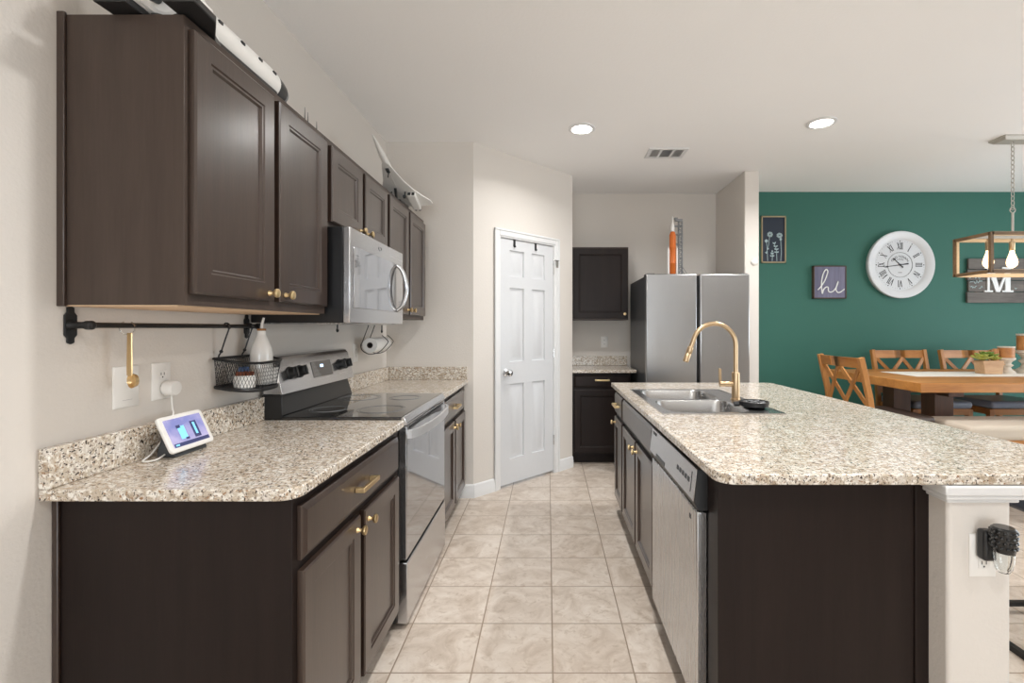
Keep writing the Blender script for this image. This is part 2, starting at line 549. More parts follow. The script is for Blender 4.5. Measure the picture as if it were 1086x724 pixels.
# baseboards
def base_profile(F, u0, u1):
    m = MB()
    pr = [(0, 0), (0.016, 0), (0.016, 0.062), (0.011, 0.072), (0.011, 0.088), (0.006, 0.1), (0, 0.104)]
    a = [m.bm.verts.new(F(u0, v, n)) for n, v in pr]
    b = [m.bm.verts.new(F(u1, v, n)) for n, v in pr]
    m.face(a); m.face(b[::-1])
    for i in range(len(pr)): m.face([a[i], a[(i + 1) % len(pr)], b[(i + 1) % len(pr)], b[i]])
    return m
struct('baseboard_back_left', base_profile(FNY(3.65), -0.70, PC[0] + 0.01), 'trim')
struct('baseboard_pantry_left', base_profile(DG, 0.0, U0 - 0.05), 'trim')
struct('baseboard_pantry_right', base_profile(DG, U1 + 0.05, DL), 'trim')
struct('baseboard_dining', base_profile(FNY(GREEN), 1.94, 6.2), 'trim')

# pantry door and casing
cas = [(0, 0), (0, 0.012), (0.006, 0.017)]
m = MB()
m.fbox(DG, U0 - 0.052, U0, 0, DTOP + 0.055, 0, 0.016).fbox(DG, U1, U1 + 0.052, 0, DTOP + 0.055, 0, 0.016).fbox(DG, U0, U1, DTOP, DTOP + 0.055, 0, 0.016)
m.fbox(DG, U0 - 0.052, U0 - 0.036, 0, DTOP + 0.056, 0.0, 0.022).fbox(DG, U1 + 0.036, U1 + 0.052, 0, DTOP + 0.056, 0.0, 0.022).fbox(DG, U0 - 0.052, U1 + 0.052, DTOP + 0.04, DTOP + 0.056, 0.0, 0.022)
m.fbox(DG, U0 - 0.001, U0 + 0.012, 0, DTOP, -0.1, 0.01).fbox(DG, U1 - 0.012, U1 + 0.001, 0, DTOP, -0.1, 0.01).fbox(DG, U0, U1, DTOP - 0.012, DTOP, -0.1, 0.01)
struct('trim_1', m, 'trim', bevel=0.003)
d0, d1, dz0, dz1 = U0 + 0.014, U1 - 0.014, 0.022, DTOP - 0.016
us = [d0, d0 + 0.105, d0 + 0.265, d0 + 0.355, d0 + 0.515, d1]
vsn = [dz0, 0.225, 0.847, 1.03, 1.647, 1.742, 1.96, dz1]
m = MB()
NF = -0.004
grid = {}
def gv(i, j):
    if (i, j) not in grid: grid[(i, j)] = m.bm.verts.new(DG(us[i], vsn[j], NF))
    return grid[(i, j)]
for i in range(5):
    for j in range(7):
        c = [gv(i, j), gv(i + 1, j), gv(i + 1, j + 1), gv(i, j + 1)]
        if i in (1, 3) and j in (1, 3, 5):
            prev = c
            for ins, n in ((0.003, NF - 0.014), (0.016, NF - 0.015), (0.046, NF - 0.003)):
                nv = [m.bm.verts.new(DG(us[i] + ins, vsn[j] + ins, n)), m.bm.verts.new(DG(us[i + 1] - ins, vsn[j] + ins, n)),
                      m.bm.verts.new(DG(us[i + 1] - ins, vsn[j + 1] - ins, n)), m.bm.verts.new(DG(us[i] + ins, vsn[j + 1] - ins, n))]
                for k in range(4): m.face([prev[k], prev[(k + 1) % 4], nv[(k + 1) % 4], nv[k]])
                prev = nv
            m.face(prev)
        else: m.face(c)
# sides and back of the slab
m.fbox(DG, d0, d1, dz0, dz1, NF - 0.036, NF - 0.017)
for (a, b) in (((0, 0), (5, 0)), ((0, 7), (5, 7)), ((0, 0), (0, 7)), ((5, 0), (5, 7))):
    pa, pb = DG(us[a[0]], vsn[a[1]], NF), DG(us[b[0]], vsn[b[1]], NF)
    qa, qb = DG(us[a[0]], vsn[a[1]], NF - 0.017), DG(us[b[0]], vsn[b[1]], NF - 0.017)
    m.face([m.bm.verts.new(p) for p in (pa, pb, qb, qa)])
door = struct('door_1', m, 'door_white')
ku, kz = d0 + 0.06, 0.945
kb = DG(ku, kz, NF)
m = MB().lathe(kb, [(0.030, -0.001), (0.030, 0.006), (0.012, 0.009), (0.011, 0.028), (0.026, 0.036), (0.031, 0.05), (0.026, 0.062), (0.01, 0.067)], axis=DG.n)
part('door_knob', m, 'chrome', door)
for z in (0.30, 1.08, 1.84):
    m = MB().fbox(DG, d1 - 0.004, d1 + 0.006, z - 0.045, z + 0.045, -0.006, 0.003)
    p = DG(d1 + 0.002, z, 0.004)
    m.cyl(p - Vector((0, 0, 0.045)), p + Vector((0, 0, 0.045)), 0.006, seg=10)
    part('hinge', m, 'chrome', door)
# flip latch high on the hinge side, over-door hooks at the top
t = thing('door_latch', 'small chrome flip latch high on the pantry door frame', 'latch', DG(U1 + 0.008, 1.89, 0.016))
m = MB().fbox(DG, U1 + 0.0, U1 + 0.03, 1.862, 1.93, 0.0165, 0.021)
part('plate', m, 'chrome', t)
part('arm', MB().fbox(DG, U1 - 0.04, U1 + 0.03, 1.918, 1.926, 0.022, 0.034), 'chrome', t, 0.002)
for k, du in enumerate((0.155, 0.40)):
    m = MB().fbox(DG, d0 + du - 0.011, d0 + du + 0.011, dz1 - 0.055, dz1 + 0.003, NF + 0.001, NF + 0.004)
    m.fbox(DG, d0 + du - 0.011, d0 + du + 0.011, dz1 + 0.0005, dz1 + 0.003, NF - 0.03, NF + 0.001)
    m.fbox(DG, d0 + du - 0.007, d0 + du + 0.007, dz1 - 0.062, dz1 - 0.05, NF + 0.001, NF + 0.016)
    solo('over_door_hook', ('black hook over the top of the pantry door, on the knob side', 'black hook over the top of the pantry door, on the hinge side')[k],
         'hook', m, 'black_metal', DG(d0 + du, dz1, NF), 'over-door hooks on the pantry door')

# ------------------------------------------------------------------ cabinets
DOOR_RINGS = [(0, 0.001), (0, 0.016), (0.005, 0.020), (0.056, 0.020), (0.060, 0.0165), (0.066, 0.0165), (0.071, 0.010)]
DRAWER_RINGS = [(0, 0.001), (0, 0.011), (0.004, 0.014), (0.016, 0.020)]

def knob(F, u, v, parent, n=0.020):
    m = MB().lathe(F(u, v, n), [(0.009, 0), (0.008, 0.004), (0.0055, 0.008), (0.0055, 0.014), (0.013, 0.019), (0.0155, 0.024), (0.0145, 0.029), (0.009, 0.031)], axis=F.n, seg=16)
    return part('knob', m, 'brass', parent, label='brass knob')

def pull(F, u, v, parent, n=0.020, half=0.062):
    m = MB()
    for s in (-1, 1): m.fbox(F, u + s * half - 0.008, u + s * half + 0.008, v - 0.008, v + 0.008, n, n + 0.026)
    m.fbox(F, u - half - 0.008, u + half + 0.008, v - 0.008, v + 0.008, n + 0.020, n + 0.032)
    return part('handle', m, 'brass', parent, 0.002, label='brass bar pull')

def cabinet(name, label, F, u0, u1, z0, z1, depth, fronts, toe=0.0, group=None, endpanel=None, mat='espresso'):
    """fronts: (kind, u0, u1, v0, v1, hardware u, hardware v)"""
    t = thing(name, label, 'cabinet', F((u0 + u1) / 2, 0 if toe else z0, -depth / 2), group)
    m = MB()
    if toe:
        pr = [(-depth, 0.0), (-0.075, 0.0), (-0.075, toe), (0, toe), (0, z1), (-depth, z1)]
        a = [m.bm.verts.new(F(u0, z, n)) for n, z in pr]
        b = [m.bm.verts.new(F(u1, z, n)) for n, z in pr]
        m.face(a); m.face(b[::-1])
        for i in range(len(pr)): m.face([a[i], a[(i + 1) % 6], b[(i + 1) % 6], b[i]])
    else:
        m.fbox(F, u0, u1, z0, z1, -depth, 0)
    part('body', m, 'espresso_shaded' if toe else 'espresso_lit', t, 0.0015)
    for k in fronts:
        kind, a, b, c, d, hu, hv = k
        if kind == 'door':
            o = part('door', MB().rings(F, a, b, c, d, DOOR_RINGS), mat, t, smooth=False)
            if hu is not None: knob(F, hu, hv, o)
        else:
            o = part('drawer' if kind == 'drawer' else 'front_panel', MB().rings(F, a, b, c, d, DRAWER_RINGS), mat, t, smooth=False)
            if hu is not None: pull(F, hu, hv, o)
    return t

UF = FPX(-0.932)
UG = 'espresso wall cabinets along the left wall'
uc = cabinet('wall_cabinet', 'large dark brown two-door wall cabinet nearest the camera, over the counter', UF, 1.2075, 1.968, 1.37, 2.114, 0.319,
        [('door', 1.222, 1.577, 1.40, 2.084, 1.545, 1.425), ('door', 1.606, 1.955, 1.40, 2.084, 1.640, 1.425)], group=UG)
m = MB().box(WL, WL + 0.02, 1.199, 1.2075, 1.366, 2.118)
part('scribe_strip', m, 'espresso', uc, 0.002)
part('underside', MB().box(WL + 0.004, -0.952, 1.212, 1.964, 1.3665, 1.3705), 'birch', uc, label='pale wood underside')
cabinet('wall_cabinet', 'short dark brown two-door wall cabinet above the microwave', UF, 1.970, 2.708, 1.742, 2.114, 0.319,
        [('door', 1.995, 2.328, 1.762, 2.084, 2.300, 1.785), ('door', 2.362, 2.688, 1.762, 2.084, 2.392, 1.785)], group=UG)
cabinet('wall_cabinet', 'tall narrow-doored dark brown wall cabinet at the far end past the microwave', UF, 2.710, 3.535, 1.37, 2.114, 0.319,
        [('door', 2.728, 3.100, 1.40, 2.084, 3.072, 1.43), ('door', 3.135, 3.515, 1.40, 2.084, 3.165, 1.43)], group=UG)

BF = FPX(-0.647)
BG = 'espresso base cabinets along the left wall'
bc = cabinet('base_cabinet', 'dark brown base cabinet nearest the camera, with one drawer and two doors', BF, 1.194, 2.030, 0, 0.884, 0.600,
        [('drawer', 1.215, 1.992, 0.712, 0.852, 1.603, 0.782), ('door', 1.215, 1.585, 0.115, 0.685, 1.553, 0.645), ('door', 1.618, 1.992, 0.115, 0.685, 1.650, 0.645)], toe=0.1, group=BG)
part('scribe_strip', MB().box(WL + 0.002, WL + 0.018, 1.186, 1.1935, 0, 0.883), 'espresso', bc, 0.002)
cabinet('base_cabinet', 'dark brown base cabinet in the far corner past the stove, one drawer and two doors', BF, 2.806, 3.644, 0, 0.884, 0.600,
        [('drawer', 2.83, 3.545, 0.712, 0.852, 3.19, 0.782), ('door', 2.83, 3.185, 0.115, 0.685, 3.155, 0.645), ('door', 3.215, 3.585, 0.115, 0.685, 3.245, 0.645)], toe=0.1, group=BG)

# countertops on the left
CT0, CT1 = 0.8845, 0.914
ct = thing('countertop', 'cream speckled granite countertop with backsplash nearest the camera on the left', 'countertop', (-0.93, 1.6, CT0), 'granite countertops')
r = 0.05
pts = [(WL + 0.001, 2.034), (WL + 0.001, 1.155)] + arc(-0.619 - r, 1.155 + r, r, -90, 0, 8) + [(-0.619, 2.034)]
part('slab', MB().prism(pts, CT0, CT1), 'granite', ct, 0.004)
part('backsplash', MB().box(WL + 0.001, -1.222, 1.155, 2.034, CT1 + 0.0005, 1.014), 'granite', ct, 0.002)
ct = thing('countertop', 'cream speckled granite countertop with backsplash in the far left corner past the stove', 'countertop', (-0.93, 3.2, CT0), 'granite countertops')
part('slab', MB().box(WL + 0.001, -0.619, 2.803, 3.648, CT0, CT1), 'granite', ct, 0.003)
part('backsplash', MB().box(WL + 0.001, -1.222, 2.803, 3.648, CT1 + 0.0005, 1.014), 'granite', ct, 0.002)
part('backsplash', MB().box(-1.2215, -0.622, 3.619, 3.648, CT1 + 0.0005, 1.014), 'granite', ct, 0.002)

# ------------------------------------------------------------------ stove
RY0, RY1 = 2.040, 2.798
st = thing('stove', 'stainless electric stove with black glass cooktop and raised control panel', 'stove', (-0.93, 2.42, 0))
m = MB().box(-1.235, -0.655, RY0, RY1, 0.03, 0.905)
for y in (RY0 + 0.05, RY1 - 0.05):
    for x in (-1.18, -0.72): m.cyl((x, y, 0), (x, y, 0.03), 0.018, seg=10)
part('body', m, 'black', st, 0.003)
part('cooktop', MB().box(-1.185, -0.632, RY0 - 0.001, RY1 + 0.001, 0.9055, 0.926), 'black_glass', st, 0.004)
ctp = [o for o in bpy.data.objects if o.parent == st and o.name.startswith('cooktop')][0]
for (x, y, rr) in ((-0.79, 2.24, 0.11), (-0.79, 2.61, 0.085), (-1.04, 2.24, 0.085), (-1.04, 2.61, 0.11)):
    m = MB()
    for q in (rr, rr - 0.012): m.tube([(x + q * math.cos(a * math.pi / 20), y + q * math.sin(a * math.pi / 20), 0.9262) for a in range(40)], 0.0008, 4, True)
    part('burner_ring', m, 'scratch_gray', ctp)
# front stainless rail under the cooktop
m = MB().prism([(-0.655, 0.888), (-0.612, 0.888), (-0.609, 0.900), (-0.625, 0.926), (-0.6315, 0.926), (-0.655, 0.9)], RY0, RY1, Fr((0, 0, 0), (1, 0, 0), (0, 1, 0)))
part('front_rail', m, 'steel_h', st, 0.002)
dr = part('oven_door', MB().box(-0.654, -0.612, RY0 + 0.004, RY1 - 0.004, 0.305, 0.884), 'mirror_glass', st, 0.004)
part('vent_strip', MB().box(-0.6118, -0.610, RY0 + 0.05, RY1 - 0.05, 0.868, 0.880), 'black', dr)
hp = smooth_path([(-0.600, RY0 + 0.03, 0.846), (-0.572, RY0 + 0.12, 0.846), (-0.556, (RY0 + RY1) / 2, 0.846), (-0.572, RY1 - 0.12, 0.846), (-0.600, RY1 - 0.03, 0.846)], 6)
m = MB()
for i in range(len(hp) - 1):
    a, b = hp[i], hp[i + 1]
    m.hexa([a + Vector((-0.006, 0, -0.019)), a + Vector((0.006, 0, -0.019)), b + Vector((0.006, 0, -0.019)), b + Vector((-0.006, 0, -0.019)),
            a + Vector((-0.006, 0, 0.019)), a + Vector((0.006, 0, 0.019)), b + Vector((0.006, 0, 0.019)), b + Vector((-0.006, 0, 0.019))])
for y in (RY0 + 0.03, RY1 - 0.03): m.box(-0.613, -0.594, y - 0.012, y + 0.012, 0.829, 0.863)
bmesh.ops.remove_doubles(m.bm, verts=m.bm.verts[:], dist=1e-5)
part('door_handle', m, 'steel_satin', dr, label='bowed stainless door handle')
part('storage_drawer', MB().box(-0.654, -0.609, RY0 + 0.004, RY1 - 0.004, 0.028, 0.292), 'steel_h', st, 0.003)
# raised control panel (back guard)
G = Fr((0, 0, 0), (1, 0, 0), (0, 1, 0))
part('riser', MB().prism([(-1.235, 0.9), (-1.16, 0.927), (-1.193, 1.035), (-1.235, 1.035)], RY0 + 0.004, RY1 - 0.004, G), 'black', st, 0.002)
CPP = [(-1.235, 1.022), (-1.146, 1.022), (-1.152, 1.035), (-1.186, 1.168), (-1.198, 1.184), (-1.215, 1.190), (-1.235, 1.190)]
cp = part('control_panel', MB().prism(CPP, RY0 + 0.002, RY1 - 0.002, G), 'steel_h', st, 0.002)
part('end_cap', MB().box(-1.2355, -1.150, RY0 - 0.004, RY0 + 0.003, 0.915, 1.02), 'black', st, 0.002)
nrm = Vector((0.133, 0, 0.034)).normalized()
upv = Vector((-0.034, 0, 0.133)).normalized()
CF = Fr((-1.152, 0, 1.035), (0, 1, 0), nrm, upv)
part('display', MB().fbox(CF, 2.34, 2.545, 0.030, 0.110, -0.001, 0.002), 'black_glass', cp)
part('display_digits', MB().fbox(CF, 2.425, 2.455, 0.078, 0.092, 0.0022, 0.003), 'led_clock', cp)
m = MB()
for i in range(3):
    for j in range(3):
        for b in (2.36, 2.475): m.fbox(CF, b + i * 0.022, b + i * 0.022 + 0.008, 0.042 + j * 0.02, 0.045 + j * 0.02, 0.0021, 0.0026)
part('touch_marks', m, 'scratch_gray', cp)
for y in (2.14, 2.225, 2.645, 2.725):
    c = CF(y, 0.075, 0)
    m = MB().lathe(c, [(0.030, -0.001), (0.030, 0.004), (0.025, 0.006), (0.023, 0.028), (0.020, 0.031)], axis=nrm, seg=20)
    m.fbox(CF, y - 0.005, y + 0.005, 0.052, 0.098, 0.028, 0.037)
    part('burner_knob', m, 'black_plastic', cp)

# ------------------------------------------------------------------ microwave
MY0, MY1, MZ0, MZ1 = 1.982, 2.706, 1.332, 1.738
mw = thing('microwave', 'stainless over-the-range microwave with black sides and curved handle', 'microwave', (-1.04, 2.34, MZ0))
part('body', MB().box(WL + 0.002, -0.862, MY0, MY1, MZ0 + 0.002, MZ1), 'black', mw, 0.003)
dr = part('door', MB().box(-0.861, -0.832, MY0 - 0.001, MY1 - 0.0, MZ0, MZ1), 'steel_h', mw, 0.004)
part('window', MB().box(-0.8325, -0.829, MY0 + 0.035, MY1 - 0.028, MZ0 + 0.066, MZ1 - 0.075), 'mirror_glass', dr, 0.002, label='dark mirrored glass window')
m = MB()
pa = smooth_path([(-0.828, 2.585, 1.405), (-0.800, 2.60, 1.44), (-0.782, 2.615, 1.53), (-0.800, 2.60, 1.62), (-0.828, 2.585, 1.655)], 7)
part('handle', MB().tube(pa, [0.009 + 0.003 * math.sin(math.pi * i / (len(pa) - 1)) for i in range(len(pa))], 12), 'steel_h', dr)
m = MB()
for i in range(14): m.tube([(-0.8313 , 2.34 + 0.022 * math.cos(i * math.pi / 7), 1.703 + 0.009 * math.sin(i * math.pi / 7)), (-0.8313, 2.34 + 0.022 * math.cos((i + 1) * math.pi / 7), 1.703 + 0.009 * math.sin((i + 1) * math.pi / 7))], 0.0012, 4)
part('emblem', m, 'scratch_gray', dr)
m = MB()
for i in range(5): m.box(-0.8288, -0.8283, MY0 + 0.06, MY0 + 0.085, 1.575 + i * 0.012, 1.580 + i * 0.012)
for i in range(3): m.box(-0.8288, -0.8283, 2.62 , 2.66, 1.43 + i * 0.012, 1.434 + i * 0.012)
part('button_marks', m, 'scratch_gray', dr)
part('bottom_grille', MB().box(WL + 0.03, -0.87, MY0 + 0.02, MY1 - 0.02, MZ0 - 0.004, MZ0 + 0.002), 'steel', mw, 0.002)
# hooks under the microwave and the far cabinet
for k, (x, y, zt, zb, lb) in enumerate(((-1.10, 2.465, MZ0 - 0.004, 1.292, 'tiny black cup hook under the microwave'), (-1.10, 3.125, 1.37, 1.282, 'tiny black cup hook under the far wall cabinet'))):
    m = MB().cyl((x, y, zb + 0.015), (x, y, zt), 0.004, seg=8)
    m.tube([(x, y + 0.008 * math.sin(a), zb + 0.008 - 0.008 * math.cos(a)) for a in [math.pi + i * math.pi / 6 - math.pi for i in range(-6, 5)]], 0.004, 6)
    solo('cup_hook', lb, 'hook', m, 'black_metal', (x, y, zt), 'small black cup hooks')

# ------------------------------------------------------------------ island
TOP = 0.914
IX0, IX1, IY0, IY1 = 0.462, 1.625, 1.278, 3.44
isl = thing('island_countertop', 'large cream speckled granite island countertop holding the sink', 'countertop', (1.04, 2.36, CT0), 'granite countertops')
SX0, SX1, SY0, SY1 = 0.545, 1.080, 2.185, 3.005     # cut-out
m = MB()
xs = [IX0, SX0, SX1, IX1]; ys = [IY0, SY0, SY1, IY1]
def poly(p): m.face([m.bm.verts.new((a, b, TOP)) for a, b in p])
rr = 0.055
for i in range(3):
    for j in range(3):
        if i == 1 and j == 1: continue
        a, b, c, d = xs[i], xs[i + 1], ys[j], ys[j + 1]
        if i == 0 and j == 0: poly([(b, c), (b, d), (a, d)] + arc(a + rr, c + rr, rr, 180, 270, 8))
        elif i == 2 and j == 2: poly([(a, c), (b, c)] + arc(b - 0.05, d - 0.05, 0.05, 0, 90, 6) + [(a, d)])
        elif i == 2 and j == 0: poly([(a, d), (a, c)] + arc(b - rr, c + rr, rr, -90, 0, 8) + [(b, d)])
        else: poly([(a, c), (b, c), (b, d), (a, d)])
bmesh.ops.remove_doubles(m.bm, verts=m.bm.verts[:], dist=1e-5)
bmesh.ops.recalc_face_normals(m.bm, faces=m.bm.faces[:])
ex = bmesh.ops.extrude_face_region(m.bm, geom=m.bm.faces[:])
bmesh.ops.translate(m.bm, vec=(0, 0, CT0 - TOP), verts=[e for e in ex['geom'] if isinstance(e, bmesh.types.BMVert)])
part('slab', m, 'granite', isl, 0.004)

IF = FNX(0.498)
IG = 'espresso island cabinets'
cabinet('base_cabinet', 'narrow dark brown island cabinet at the far end, one drawer over one door', IF, 3.045, 3.405, 0, 0.884, 0.60,
        [('drawer', 3.065, 3.385, 0.712, 0.852, 3.225, 0.782), ('door', 3.065, 3.385, 0.115, 0.685, 3.35, 0.645)], toe=0.1, group=IG)
cabinet('base_cabinet', 'wide dark brown island sink cabinet with false front and two doors', IF, 2.13, 3.043, 0, 0.70, 0.60,
        [('door', 2.165, 2.570, 0.115, 0.685, 2.535, 0.645), ('door', 2.600, 3.025, 0.115, 0.685, 2.635, 0.645)], toe=0.1, group=IG)
sk = [o for o in bpy.data.objects if o.get('label', '').startswith('wide dark brown island')][0]
part('face_frame', MB().fbox(IF, 2.13, 3.043, 0.70, 0.884, -0.02, 0).fbox(IF, 2.13, 2.15, 0.70, 0.884, -0.6, -0.02).fbox(IF, 3.023, 3.043, 0.70, 0.884, -0.6, -0.02), 'espresso_shaded', sk)
part('front_panel', MB().rings(IF, 2.165, 3.025, 0.712, 0.852, DRAWER_RINGS), 'espresso', sk, smooth=False)

# dishwasher
DY0, DY1 = 1.475, 2.105
dw = thing('dishwasher', 'stainless dishwasher with grey control strip built into the island', 'dishwasher', (0.78, 1.79, 0))
part('tub', MB().box(0.535, 1.09, DY0 + 0.005, DY1 - 0.005, 0.10, 0.872), 'dark_gray', dw, 0.002)
part('toe_panel', MB().box(0.55, 1.05, DY0 + 0.01, DY1 - 0.01, 0.0, 0.099), 'black', dw)
dd = part('door', MB().box(0.466, 0.500, DY0, DY1, 0.108, 0.735), 'steel', dw, 0.004)
part('inner_door', MB().box(0.503, 0.532, DY0 + 0.003, DY1 - 0.003, 0.108, 0.735), 'dark_gray', dw, 0.002)
m = MB().prism([(0.534, 0.738), (0.470, 0.738), (0.458, 0.765), (0.470, 0.868), (0.534, 0.868)], DY0, DY1, G)
con = part('control_panel', m, 'black_plastic', dw, 0.002)
nn = Vector((-0.103, 0, 0.012)).normalized(); uu = Vector((0.012, 0, 0.103)).normalized()
KF = Fr((0.458, 0, 0.765), (0, 1, 0), nn, uu)
part('control_strip', MB().fbox(KF, DY0 + 0.004, DY1 - 0.002, 0.002, 0.102, 0, 0.003), 'steel_h', con, 0.001)
m = MB()
for i in range(5): m.fbox(KF, DY0 + 0.06 + i * 0.032, DY0 + 0.08 + i * 0.032, 0.045, 0.06, 0.0032, 0.004)
m.fbox(KF, DY0 + 0.04, DY0 + 0.043, 0.02, 0.085, 0.0032, 0.004)
m.fbox(KF, DY1 - 0.09, DY1 - 0.03, 0.082, 0.094, 0.0032, 0.004)
part('button_marks', m, 'charcoal', con)
part('pocket_handle', MB().fbox(KF, DY1 - 0.26, DY1 - 0.12, 0.004, 0.018, 0.0032, 0.0045), 'black', con)
part('emblem', MB().box(0.4650, 0.4662, DY0 + 0.06, DY0 + 0.075, 0.69, 0.705), 'charcoal', dd)

# island end panel and the pony wall that carries the overhang
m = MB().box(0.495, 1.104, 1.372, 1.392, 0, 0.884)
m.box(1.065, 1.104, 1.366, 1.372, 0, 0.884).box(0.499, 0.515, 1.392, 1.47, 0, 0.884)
solo('island_end_panel', 'dark brown wooden end panel of the island facing the camera', 'panel', m, 'espresso_shaded', (0.8, 1.38, 0), bevel=0.001)
struct('wall_island', MB().box(1.1045, 1.278, 1.300, 3.40, 0, 0.8835), 'wall', bevel=0.01)
m = MB()
for (a, z0, z1) in ((0.030, 0.857, 0.8835), (0.022, 0.843, 0.857), (0.012, 0.832, 0.843)):
    m.box(1.1045 - a, 1.278 + a, 1.300 - a, 1.371 if a < 0 else 1.365, z0, z1)
    m.box(1.27, 1.278 + a, 1.36, 3.40 + a, z0, z1)
struct('trim_2', m, 'trim', bevel=0.004)

# sink
sk = thing('kitchen_sink', 'stainless double-bowl drop-in sink set in the island', 'sink', (0.81, 2.6, 0.9))
m = MB()
rx0, rx1, ry0, ry1 = 0.530, 1.092, 2.166, 3.022
bx0, bx1 = 0.572, 0.965
bowls = ((2.205, 2.575), (2.61, 2.985))
RZ = TOP + 0.004
def rrect(x0, x1, y0, y1, r_, n=5):
    return arc(x1 - r_, y1 - r_, r_, 0, 90, n) + arc(x0 + r_, y1 - r_, r_, 90, 180, n) + arc(x0 + r_, y0 + r_, r_, 180, 270, n) + arc(x1 - r_, y0 + r_, r_, 270, 360, n)
# deck as a ring of quads round each bowl
cells = [(rx0, rx1, ry0, 2.5925, bowls[0]), (rx0, rx1, 2.5925, ry1, bowls[1])]
for (x0, x1, y0, y1, (b0, b1)) in cells:
    inner = rrect(bx0, bx1, b0, b1, 0.07)
    outer = []
    cx, cy = (bx0 + bx1) / 2, (b0 + b1) / 2
    n6 = len(inner)
    corners = [(x1, y1), (x0, y1), (x0, y0), (x1, y0)]
    outer = []
    for q in range(4):
        grp = inner[q * 6:(q + 1) * 6]
        c = corners[q]
        for k, (px_, py_) in enumerate(grp):
            # first half goes to one side, second half to the other, middle to the corner
            if q == 0: o = (x1, py_) if k < 2 else (c if k < 4 else (px_, y1))
            elif q == 1: o = (px_, y1) if k < 2 else (c if k < 4 else (x0, py_))
            elif q == 2: o = (x0, py_) if k < 2 else (c if k < 4 else (px_, y0))
            else: o = (px_, y0) if k < 2 else (c if k < 4 else (x1, py_))
            outer.append(o)
    iv = [m.bm.verts.new((a, b, RZ)) for a, b in inner]
    ov = [m.bm.verts.new((a, b, RZ)) for a, b in outer]
    for k in range(n6):
        f = [iv[k], iv[(k + 1) % n6], ov[(k + 1) % n6], ov[k]]
        if outer[k] == outer[(k + 1) % n6]: m.face([f[0], f[1], f[3]])
        else: m.face(f)
    prev = iv
    for (ins, z) in ((0.003, RZ - 0.006), (0.010, RZ - 0.10), (0.016, RZ - 0.165), (0.045, RZ - 0.185)):
        ring = rrect(bx0 + ins, bx1 - ins, b0 + ins, b1 - ins, 0.068)
        nv = [m.bm.verts.new((a, b, z)) for a, b in ring]
        for k in range(n6): m.face([prev[k], nv[k], nv[(k + 1) % n6], prev[(k + 1) % n6]])
        prev = nv
    m.face(prev)
bmesh.ops.remove_doubles(m.bm, verts=m.bm.verts[:], dist=1e-5)
# rim lip
m.box(rx0 - 0.003, rx1 + 0.003, ry0 - 0.003, ry0 + 0.003, TOP, RZ + 0.002).box(rx0 - 0.003, rx1 + 0.003, ry1 - 0.003, ry1 + 0.003, TOP, RZ + 0.002)
m.box(rx0 - 0.003, rx0 + 0.003, ry0, ry1, TOP, RZ + 0.002).box(rx1 - 0.003, rx1 + 0.003, ry0, ry1, TOP, RZ + 0.002)
part('basin', m, 'sink', sk, recalc=False, ang=50)
for (b0, b1) in bowls:
    c = ((bx0 + bx1) / 2, (b0 + b1) / 2, RZ - 0.186)
    part('drain', MB().lathe(c, [(0.045, 0), (0.045, 0.004), (0.036, 0.005), (0.03, 0.002)], seg=24), 'chrome', sk)

# faucet
fx, fy = 1.036, 2.60
FZ = RZ
fa = thing('faucet', 'tall champagne gold gooseneck kitchen faucet at the sink', 'faucet', (fx, fy, FZ))
part('base', MB().lathe((fx, fy, FZ), [(0.027, 0), (0.027, 0.006), (0.0215, 0.009), (0.0215, 0.148), (0.019, 0.150)], seg=24), 'gold', fa)
ra = 0.118
pts = [(fx, fy, FZ + 0.15), (fx, fy, FZ + 0.22), (fx, fy, FZ + 0.30)]
for i in range(1, 17):
    a = R(i * 165 / 16)
    pts.append((fx - ra + ra * math.cos(a), fy, FZ + 0.30 + ra * math.sin(a)))
e = Vector(pts[-1]); d = (e - Vector(pts[-2])).normalized()
pts.append(tuple(e + d * 0.05))
part('spout', MB().tube(pts, 0.0125, 14), 'gold', fa)
e2 = Vector(pts[-1])
part('spray_head', MB().lathe(e2, [(0.0145, -0.006), (0.0165, 0.0), (0.0165, 0.03), (0.015, 0.032), (0.0165, 0.034), (0.0165, 0.078), (0.0125, 0.082)], axis=d, seg=18), 'gold', fa)
part('lever_arm', MB().cyl((fx - 0.018, fy, FZ + 0.085), (fx - 0.088, fy, FZ + 0.085), 0.015, seg=16), 'gold', fa, 0.002)
part('lever', MB().prism([(fx - 0.092, 0), (fx - 0.078, 0), (fx - 0.080, 0.08), (fx - 0.094, 0.085)], -0.006, 0.006, Fr((0, fy, FZ + 0.088), (1, 0, 0), (0, 1, 0))), 'gold', fa, 0.002)

# scrubber dish on the sink deck
sx, sy = 1.015, 2.32
sd = thing('scrubber_dish', 'round black scrubber dish on the sink deck beside the faucet', 'soap dish', (sx, sy, RZ))
part('bowl', MB().lathe((sx, sy, RZ + 0.001), [(0.045, 0), (0.066, 0.012), (0.070, 0.032), (0.066, 0.034), (0.060, 0.022), (0.02, 0.02)], seg=28), 'black_plastic', sd)
m = MB()
for i in range(8):
    a = i * math.pi / 4
    m.ball((sx + 0.042 * math.cos(a), sy + 0.042 * math.sin(a), RZ + 0.028), (0.014, 0.014, 0.006), 10, 6)
m.ball((sx, sy, RZ + 0.028), (0.018, 0.018, 0.007), 12, 6)
part('scrub_pad', m, 'dark_gray', sd)
m = MB().cyl((sx - 0.09, sy + 0.03, RZ + 0.015), (sx - 0.062, sy + 0.022, RZ + 0.018), 0.013, seg=14)
part('knob', m, 'black_plastic', sd, 0.003)

